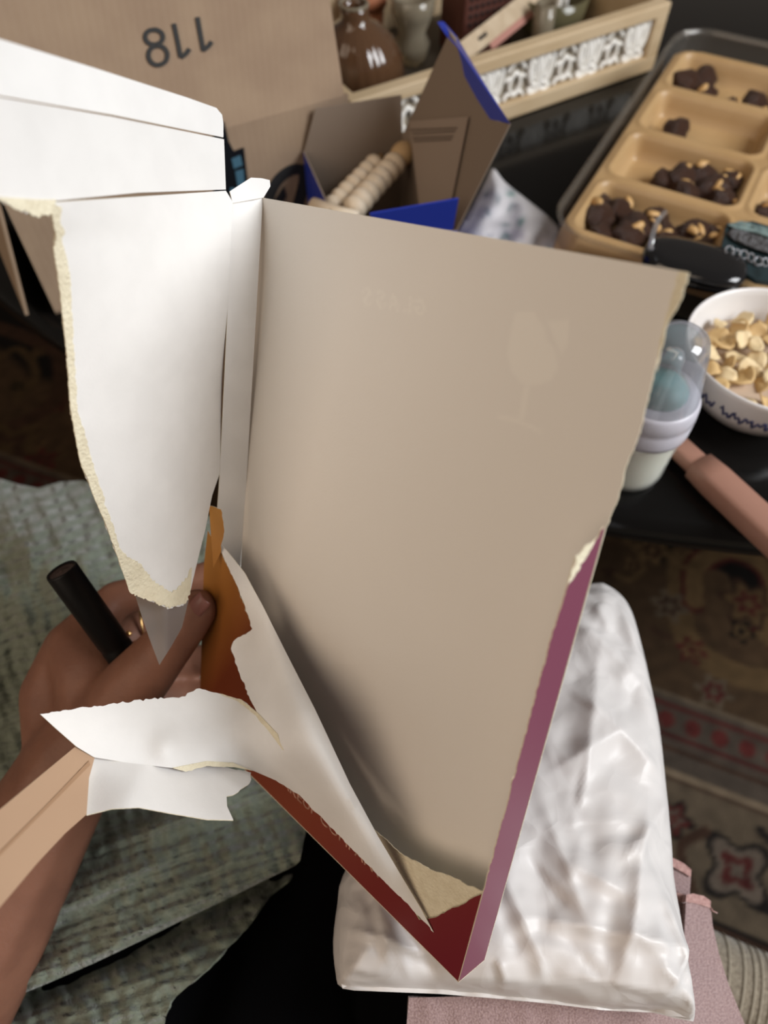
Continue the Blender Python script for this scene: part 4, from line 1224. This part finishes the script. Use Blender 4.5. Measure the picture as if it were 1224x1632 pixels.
for r_ in range(5):
    for c_ in range(8):
        p = hb + wx * (-.029 + .0083 * c_) - wy * .0252 + Z * (.075 - r_ * .009)
        bm = bmesh.new(); bmesh.ops.create_cone(bm, segments=10, radius1=.0026, radius2=.0026, depth=.0016, cap_ends=True, matrix=Matrix.Translation(p) @ Matrix.Rotation(angz, 4, 'Z') @ Matrix.Rotation(R(90), 4, 'X'))
        bobj('hole', bm, M['hole'], HB_)
# cream slotted stick leaning over the tray front
sa, sb = W(735, 85, .80), W(858, -12, .90)
ck = empty('slotted_stick', W(740, 85, .80), 'cream slotted wooden stick with rose underside leaning in the tray', 'stick')
sd = (sb - sa).normalized(); sn = (CAM - sa).normalized(); sn = (sn - sd * sn.dot(sd)).normalized(); sv_ = sn.cross(sd)
ml = Matrix((sd, sv_, sn)).transposed()
L0 = (sb - sa).length
box('blade', (sa + sb) / 2, (L0, .020, .004), ml, M['cream'], ck, .0012)
box('rose_edge', (sa + sb) / 2 - sv_ * .0135 * (1 if sv_.dot(DWN) < 0 else -1) + sd * .01, (L0 * .55, .008, .0035), ml, M['rose'], ck, .0012)
box('slot', sa + sd * L0 * .24 + sn * .0017, (.020, .004, .0012), ml, M['hole'], ck, .0003)
# glassware in the tray
def glass(name, a, d, prof, m, label, cat, seg=24, rip=None):
    p = T0 + wx * a + wy * d; p.z = ZT
    e = empty(name, p, label, cat)
    lathe('glass_body', prof, m, e, p, seg, ripple=rip)
    return e, p
glass('crystal_holder', .175, .16, [(0, 0), (.018, 0), (.022, .02), (.016, .032), (.024, .05), (.026, .07), (.022, .07), (.012, .04), (0, .04)], M['crystal'], 'faceted clear crystal candle holder between pot and maroon box', 'candle holder', 10)
glass('small_crystal_cup', .205, .075, [(0, 0), (.012, 0), (.016, .018), (.014, .03), (.011, .03), (.012, .018), (0, .006)], M['crystal'], 'tiny faceted crystal cup close behind the tray front', 'cup', 9)
e, p = glass('glass_bowl', .355, .125, [(0, 0), (.022, 0), (.042, .020), (.046, .05), (.043, .05), (.039, .021), (.02, .004), (0, .004)], M['greenglass'], 'olive green glass bowl at the right end of the tray', 'bowl', 40)
glass('bubble_glass', .312, .085, [(0, 0), (.010, 0), (.013, .025), (.012, .06), (.010, .06), (.011, .025), (0, .004)], M['crystal'], 'narrow bubbled glass tumbler beside the maroon box', 'tumbler', 14, lambda a, z: .05 * math.sin(5 * a + z * 300))
for k, (da, dd, an, lb) in enumerate([(.0, -.012, .3, 'left white curved spoon handle standing in the olive bowl'), (.022, -.004, -.25, 'right white curved spoon handle standing in the olive bowl')]):
    q = p + wx * da + wy * dd
    o = tube('spoon_handle', [q + Z * .006, q + wx * .006 * math.sin(an) + Z * .035, q + wx * .02 * an + Z * .066, q + wx * .045 * an + Z * .088], [.003, .0035, .0035, .0028], M['lattice'], None, 10)
    tag(o, lb, 'spoon')

# ------------------------------------------------------------------ chocolates in a gold insert
K0 = T(893, 330, TZ + .05); K1 = T(1074, 64, TZ + .05)
ky = (K1 - K0); KLn = ky.length; ky.normalize(); kx = Vector((ky.y, -ky.x, 0))      # ky along the left edge, kx to the right
K0 = K0 - ky * .035; KLn += .075; KW = .27
kc = K0 + ky * KLn / 2 + kx * KW / 2; kc.z = TZ
ch = empty('chocolate_box', kc, 'clear plastic box with gold compartment insert of chocolates', 'box')
KA = Matrix(((kx.x, ky.x, 0), (kx.y, ky.y, 0), (0, 0, 1)))
def rrect(w_, h_, r, n=8):
    P = []
    for (sx, sy, a0) in ((1, 1, 0), (-1, 1, 90), (-1, -1, 180), (1, -1, 270)):
        for i in range(n + 1):
            a = R(a0 + 90 * i / n)
            P.append((sx * (w_ / 2 - r) + r * math.cos(a), sy * (h_ / 2 - r) + r * math.sin(a)))
    return P
def ringloft(name, rings, m, parent, base, capb=True, capt=False):
    V, F = [], []
    n_ = len(rings[0][0])
    for P, z in rings:
        for (x, y) in P: V.append(base + KA @ Vector((x, y, z)))
    for i in range(len(rings) - 1):
        for j in range(n_):
            k = (j + 1) % n_
            F.append((i * n_ + j, i * n_ + k, (i + 1) * n_ + k, (i + 1) * n_ + j))
    if capb: F.append(tuple(range(n_))[::-1])
    if capt: F.append(tuple((len(rings) - 1) * n_ + j for j in range(n_)))
    return obj(name, V, F, m, parent)
ringloft('clear_tub', [(rrect(KW - .016, KLn - .016, .034), .001), (rrect(KW - .005, KLn - .005, .038), .004), (rrect(KW - .002, KLn - .002, .04), .046), (rrect(KW, KLn, .041), .050), (rrect(KW + .006, KLn + .006, .043), .0515), (rrect(KW + .006, KLn + .006, .043), .0525), (rrect(KW - .003, KLn - .003, .039), .0525), (rrect(KW - .004, KLn - .004, .0385), .047)], M['pet'], ch, kc)
cells = []
IW, IL = KW - .008, KLn - .042
rows = 4
mg = .014; gap = .011
ch_ = (IL - 2 * mg - gap * (rows - 1)) / rows
cw_ = [.122, IW - 2 * mg - gap - .122]
def insert():
    st = .0025
    xs = np.arange(-IW / 2, IW / 2 + st / 2, st); ys = np.arange(-IL / 2, IL / 2 + st / 2, st)
    X, Y = np.meshgrid(xs, ys)
    z = np.full(X.shape, .045)
    for r_ in range(rows):
        cy_ = -IL / 2 + mg + ch_ / 2 + r_ * (ch_ + gap)
        x0 = -IW / 2 + mg
        for w_ in cw_:
            cx_ = x0 + w_ / 2; x0 += w_ + gap
            cells.append((r_, cx_, cy_, w_, ch_))
            rr = .014
            qx = np.abs(X - cx_) - w_ / 2 + rr; qy = np.abs(Y - cy_) - ch_ / 2 + rr
            sd_ = np.hypot(np.clip(qx, 0, None), np.clip(qy, 0, None)) + np.minimum(np.maximum(qx, qy), 0) - rr
            t = np.clip(-sd_ / .010, 0, 1); t = t * t * (3 - 2 * t)
            lip = .0022 * np.exp(-((sd_ - .0015) / .0022) ** 2)
            z = z - .022 * t + lip
    # outer skirt
    qx = np.abs(X) - IW / 2 + .03; qy = np.abs(Y) - IL / 2 + .03
    sd_ = np.hypot(np.clip(qx, 0, None), np.clip(qy, 0, None)) + np.minimum(np.maximum(qx, qy), 0) - .03
    z = z - .036 * np.clip((sd_ + .004) / .008, 0, 1)
    ny, nx = X.shape
    V = [kc + KA @ Vector((a, b - .016, c)) for a, b, c in zip(X.ravel().tolist(), Y.ravel().tolist(), z.ravel().tolist())]
    F = [(j * nx + i, j * nx + i + 1, (j + 1) * nx + i + 1, (j + 1) * nx + i) for j in range(ny - 1) for i in range(nx - 1)]
    o = obj('gold_insert', V, F, M['goldtray'], ch)
    s = o.modifiers.new('t', 'SOLIDIFY'); s.thickness = .0008; s.offset = -1
insert()
LUMP, NUT = [], []
for k in range(5):
    bm = bmesh.new(); bmesh.ops.create_icosphere(bm, subdivisions=3, radius=1)
    for v in bm.verts:
        d = 1 + .34 * noise.noise(v.co * 1.3 + Vector((k * 9, 0, 0))) + .16 * noise.noise(v.co * 3.4 + Vector((0, k * 7, 0)))
        v.co = Vector((v.co.x, v.co.y * .82, v.co.z * .72)) * d
    me = bpy.data.meshes.new('chocolate_lump'); bm.to_mesh(me); bm.free(); me.materials.append(M['choc']); me.polygons.foreach_set('use_smooth', [True] * len(me.polygons)); LUMP.append(me)
    bm = bmesh.new(); bmesh.ops.create_icosphere(bm, subdivisions=2, radius=1)
    for v in bm.verts:
        v.co = Vector((v.co.x * 1.3, v.co.y * .7, v.co.z * .55)) * (1 + .3 * noise.noise(v.co * 1.6 + Vector((0, 0, k * 5))))
    me = bpy.data.meshes.new('nut_piece'); bm.to_mesh(me); bm.free(); me.materials.append(M['nut']); me.polygons.foreach_set('use_smooth', [True] * len(me.polygons)); NUT.append(me)
rnd = random.Random(21)
def choc(c, r, label, group, nuts):
    o = bpy.data.objects.new('chocolate_cluster', rnd.choice(LUMP)); COL.objects.link(o)
    o.location = c; o.rotation_euler = (rnd.uniform(-.4, .4), rnd.uniform(-.4, .4), rnd.uniform(0, 6.28)); o.scale = (r, r, r)
    tag(o, label, 'chocolate', group)
    for i in range(nuts):
        n_ = bpy.data.objects.new('nut_piece', rnd.choice(NUT)); COL.objects.link(n_)
        n_.parent = o
        a = rnd.uniform(0, 6.28); b = rnd.uniform(.4, 1.1)
        n_.location = (.75 * math.cos(a) * math.cos(b), .62 * math.sin(a) * math.cos(b), .62 * math.sin(b) + .05)
        n_.rotation_euler = (rnd.uniform(-.6, .6), rnd.uniform(-.6, .6), rnd.uniform(0, 6.28)); s = rnd.uniform(.28, .42); n_.scale = (s, s, s)
NAMES = {0: 'nearest left compartment of the gold insert', 1: 'second left compartment of the gold insert', 2: 'third left compartment of the gold insert', 3: 'fourth left compartment of the gold insert', 4: 'farthest left compartment of the gold insert'}
FILL = {(0, 0): [(-.40, .0, .017, 1), (-.28, .24, .015, 1), (-.12, -.2, .016, 2), (.0, .2, .016, 2), (.15, -.15, .016, 2), (.28, .2, .015, 2), (.40, -.05, .015, 2), (-.42, .28, .012, 0), (.42, .3, .012, 2), (-.1, .0, .017, 1), (-.3, -.28, .013, 0), (.1, .05, .014, 2)],
        (1, 0): [(-.12, -.05, .012, 0), (.02, .0, .016, 1), (.12, -.22, .014, 1), (.15, .22, .015, 1), (.28, .0, .016, 2), (.38, .24, .014, 2), (.40, -.2, .015, 2), (.24, -.05, .014, 2)],
        (2, 0): [(-.22, -.1, .0155, 0)],
        (3, 0): [(-.36, -.05, .017, 0), (-.24, .15, .016, 0), (-.15, -.2, .014, 1), (.10, -.3, .012, 1), (.26, -.1, .015, 0), (.40, -.3, .013, 1)],
        (4, 0): [(-.3, 0, .016, 0), (0, .1, .016, 1), (.3, -.1, .015, 0)],
        (0, 1): [(-.3, -.2, .014, 2), (-.05, .1, .015, 2)], (1, 1): [(-.36, -.1, .012, 2), (-.1, .2, .014, 2)], (2, 1): [(-.35, .1, .014, 0), (-.1, -.2, .015, 1)], (3, 1): [(-.3, 0, .015, 1)]}
for (r_, cx_, cy_, w_, h_) in cells:
    cidx = 0 if cx_ < 0 else 1
    for (fx, fy, rr, nn) in FILL.get((r_, cidx), []):
        c = kc + KA @ Vector((cx_ + fx * w_, cy_ - .016 + fy * h_, .0232 + rr * .72))
        one = len(FILL[(r_, cidx)]) == 1
        nm = NAMES[r_] if cidx == 0 else NAMES[r_].replace('left', 'right')
        choc(c, rr, ('single chocolate cluster alone in the ' if one else 'dark chocolate nut cluster in the ') + nm, None if one else 'chocolates in the ' + nm, nn)

# ------------------------------------------------------------------ black case, foil packet, clear hoop
bp_ = T(1100, 434, TZ + .0538); bp_.z = TZ + .0538
bc = empty('black_case', bp_, 'glossy black rounded case resting on the near edge of the chocolate box', 'case')
def superell(z, sx, sy, n=56):
    return [(sx * math.copysign(abs(math.cos(a)) ** .75, math.cos(a)), sy * math.copysign(abs(math.sin(a)) ** .75, math.sin(a))) for a in [2 * math.pi * i / n for i in range(n)]]
KAo = KA; KA = Matrix.Rotation(R(-24), 3, 'Z')
def ce(x, y): return superell(0, x, y)
ringloft('case_base', [(ce(.035, .018), 0), (ce(.040, .023), .002), (ce(.041, .024), .006), (ce(.040, .023), .007)], M['blackgloss'], bc, bp_, True, True)
ringloft('case_lid', [(ce(.040, .023), .0073), (ce(.042, .025), .0085), (ce(.0415, .0245), .012), (ce(.038, .021), .0155), (ce(.028, .014), .0165), (ce(.012, .006), .0168)], M['blackgloss'], bc, bp_, True, True)
KA = KAo
hp = W(1060, 392, .60)
o = tube('clear_hoop', [W(1037, 398, .585), W(1040, 375, .59), W(1048, 352, .597), W(1060, 338, .605)], .0022, M['cap'], None, 10)
tag(o, 'clear plastic arc standing between the black case and the chocolates', 'hoop')
fk = empty('foil_packet', T(1210, 400, TZ), 'dark foil packet with shimmering silver print above the bowl', 'packet')
FK = [(1150, 352, .628), (1240, 372, .622), (1240, 450, .585), (1185, 440, .592), (1150, 380, .62)]
sheet('packet_body', [(1158, 356), (1200, 352), (1245, 366), (1245, 452), (1205, 446), (1172, 425), (1150, 395)], FK, M['packet'], fk, step=8, thick=.004, disp=lambda v: np.array([.003 * noise.noise((a / 18., b / 18., 1)) for a, b in v]))
sheet('silver_band', [(1158, 372), (1170, 362), (1200, 372), (1245, 388), (1245, 408), (1205, 396), (1170, 382)], FK, M['shimmer'], fk, step=5, thick=.0008, disp=lambda v: -.004 + np.array([.004 * noise.noise((a / 7., b / 7., 3)) for a, b in v]))
sheet('teal_band', [(1160, 358), (1180, 352), (1215, 360), (1245, 368), (1245, 384), (1205, 370), (1175, 364)], FK, M['tealglass'], fk, step=5, thick=.0008, disp=lambda v: -.0045 + np.array([.004 * noise.noise((a / 8., b / 8., 5)) for a, b in v]))
for i in range(6):
    c = (1162 + i * 11.5, 399 + i * 4.0 + 1.5 * math.sin(i * 2))
    pts = [W(c[0] + 6.2 * math.cos(a) * (1 if i % 2 == 0 else .8), c[1] + 6.8 * math.sin(a), .598 - .0006 * i + .003) for a in np.linspace(.4, 6.6, 14)]
    tube('silver_letter', pts, .0009, M['shimmer'], fk, 6)

# ------------------------------------------------------------------ feeding bottle
bt = T(996, 745, TZ); bt.z = TZ + .001
fb = empty('feeding_bottle', bt, 'small baby bottle of milk with a clear dome cap beside the bowl', 'bottle')
lathe('bottle_body', [(0, .001), (.020, 0), (.025, .002), (.0265, .008), (.0265, .03), (.0275, .045), (.0285, .058), (.0265, .062), (.0245, .064)], M['bottle'], fb, bt, 48)
lathe('milk', [(0, .0025), (.019, .002), (.0235, .0035), (.0252, .009), (.0252, .03), (.0262, .048), (.0262, .055), (0, .055)], M['milk'], fb, bt, 40)
cl = lathe('collar', [(.0262, .052), (.0295, .053), (.0300, .056), (.0300, .066), (.029, .068), (.0300, .070), (.0290, .080), (.027, .083), (.020, .084), (.0165, .083)], M['collar'], fb, bt, 56)
TEAT = lathe('teat', [(.0195, .083), (.019, .088), (.015, .094), (.0095, .099), (.0072, .106), (.0075, .113), (.0055, .118), (0, .119)], M['teat'], fb, bt, 36)
lathe('teal_valve', [(0, .078), (.0185, .078), (.019, .086), (.017, .089), (.0105, .0945), (0, .0945)], M['teal'], TEAT, bt, 36)
lathe('dome_cap', [(.0275, .074), (.0278, .078), (.0252, .094), (.0222, .110), (.0200, .122), (.0172, .130), (.011, .1345), (0, .136)], M['cap'], fb, bt, 56)

# ------------------------------------------------------------------ cereal bowl
bo = Vector((.2945, .411, TZ + .001))
cbw = empty('cereal_bowl', bo, 'white ceramic bowl of cereal with a dark blue script around it', 'bowl')
lathe('bowl_body', [(0, .003), (.030, .003), (.031, 0), (.034, 0), (.036, .004), (.050, .016), (.061, .034), (.0665, .056), (.0672, .0595), (.066, .0612), (.0645, .0595), (.0635, .055), (.058, .034), (.047, .018), (.032, .008), (0, .007)], M['ceramic'], cbw, bo, 96)
lathe('milk_surface', [(0, .036), (.03, .0362), (.0582, .0365)], M['oatmilk'], cbw, bo, 64)
def on_bowl(a, z):
    pr = [(.036, .004), (.050, .016), (.061, .034), (.0665, .056)]
    for (r0, z0), (r1, z1) in zip(pr[:-1], pr[1:]):
        if z0 <= z <= z1: r = r0 + (r1 - r0) * (z - z0) / (z1 - z0)
    return bo + Vector(((r + .0005) * math.cos(a), (r + .0005) * math.sin(a), z))
rr_ = random.Random(4)
a0 = R(188)
for wd_ in range(7):                                   # the painted script, word by word
    n_ = rr_.choice([5, 7, 8, 6]); pts = []
    for i in range(n_ * 4):
        a = a0 + i * .019
        pts.append(on_bowl(a, .038 + .0034 * math.sin(i * 1.65) + .0026 * math.sin(i * .73 + wd_)))
    a0 = a + .09
    tube('painted_script', pts, .0009, M['blue_ink'], cbw, 5)
FM = []
for k in range(4):
    V, F = [], []
    for i in range(7):
        for j in range(7):
            x, y = -1 + i / 3, -1 + j / 3
            s = math.sqrt(max(.15, 1 - .45 * x * x)); t_ = math.sqrt(max(.15, 1 - .45 * y * y))
            px_, py_ = x * t_, y * s * .8
            V.append(Vector((px_, py_, .42 * (px_ ** 2) * (1 if k % 2 else -1) + .28 * noise.noise(Vector((px_ * 1.5, py_ * 1.5, k * 4))) + .2 * py_)))
    for i in range(6):
        for j in range(6): F.append((i * 7 + j, (i + 1) * 7 + j, (i + 1) * 7 + j + 1, i * 7 + j + 1))
    bm = bmesh.new(); me = bpy.data.meshes.new('cereal_flake'); me.from_pydata([tuple(v) for v in V], [], F)
    bm.from_mesh(me); bmesh.ops.solidify(bm, geom=bm.faces[:], thickness=.16); bm.to_mesh(me); bm.free()
    me.materials.append(M['flake'] if k < 2 else M['flake2']); me.polygons.foreach_set('use_smooth', [True] * len(me.polygons)); FM.append(me)
for i in range(52):
    a = i * 2.39996; r_ = .053 * math.sqrt((i + .5) / 52)
    o = bpy.data.objects.new('cereal_flake', FM[rr_.randrange(4)]); COL.objects.link(o)
    far = r_ * math.sin(a)
    if far < -.020 and rr_.random() < .55:
        COL.objects.unlink(o); bpy.data.objects.remove(o); continue
    o.location = bo + Vector((r_ * math.cos(a), far, .039 + rr_.uniform(0, .004) + (.004 if far > .01 else 0)))
    o.rotation_euler = (rr_.uniform(-.7, .7), rr_.uniform(-.7, .7), rr_.uniform(0, 6.28))
    s = rr_.uniform(.0062, .0098); o.scale = (s, s, s)
    tag(o, 'golden cereal flake floating in the white bowl', 'cereal flake', 'cereal flakes in the white bowl')

# ------------------------------------------------------------------ pink utensil on the table edge
u0, u1 = T(1085, 716, TZ + .012), T(1224, 846, TZ + .012)
ud = (u1 - u0); ud.z = 0; ud.normalize(); us_ = Vector((-ud.y, ud.x, 0))
ut = empty('pink_utensil', u0, 'matte dusty pink tool handle lying across the table edge', 'utensil')
def bar(name, s0, s1, w0, w1, h0, m):
    V, F = [], []
    K = 10
    for i in range(K + 1):
        t = i / K; s = s0 + (s1 - s0) * t
        wv = w0 + (w1 - w0) * t; hv = h0
        if i == 0 or i == K: wv -= .002; hv -= .002
        for j in range(16):
            a = 2 * math.pi * j / 16
            cx_, cz_ = math.copysign(abs(math.cos(a)) ** .55, math.cos(a)), math.copysign(abs(math.sin(a)) ** .55, math.sin(a))
            V.append(u0 + ud * s + us_ * cx_ * wv / 2 + Z * (cz_ * hv / 2))
    for i in range(K):
        for j in range(16): F.append((i * 16 + j, i * 16 + (j + 1) % 16, (i + 1) * 16 + (j + 1) % 16, (i + 1) * 16 + j))
    F.append(tuple(range(16))[::-1]); F.append(tuple(K * 16 + j for j in range(16)))
    return obj(name, V, F, m, ut)
bar('neck', -.02, .022, .017, .018, .013, M['pinkplastic'])
bar('handle', .018, .19, .025, .027, .020, M['pinkplastic'])
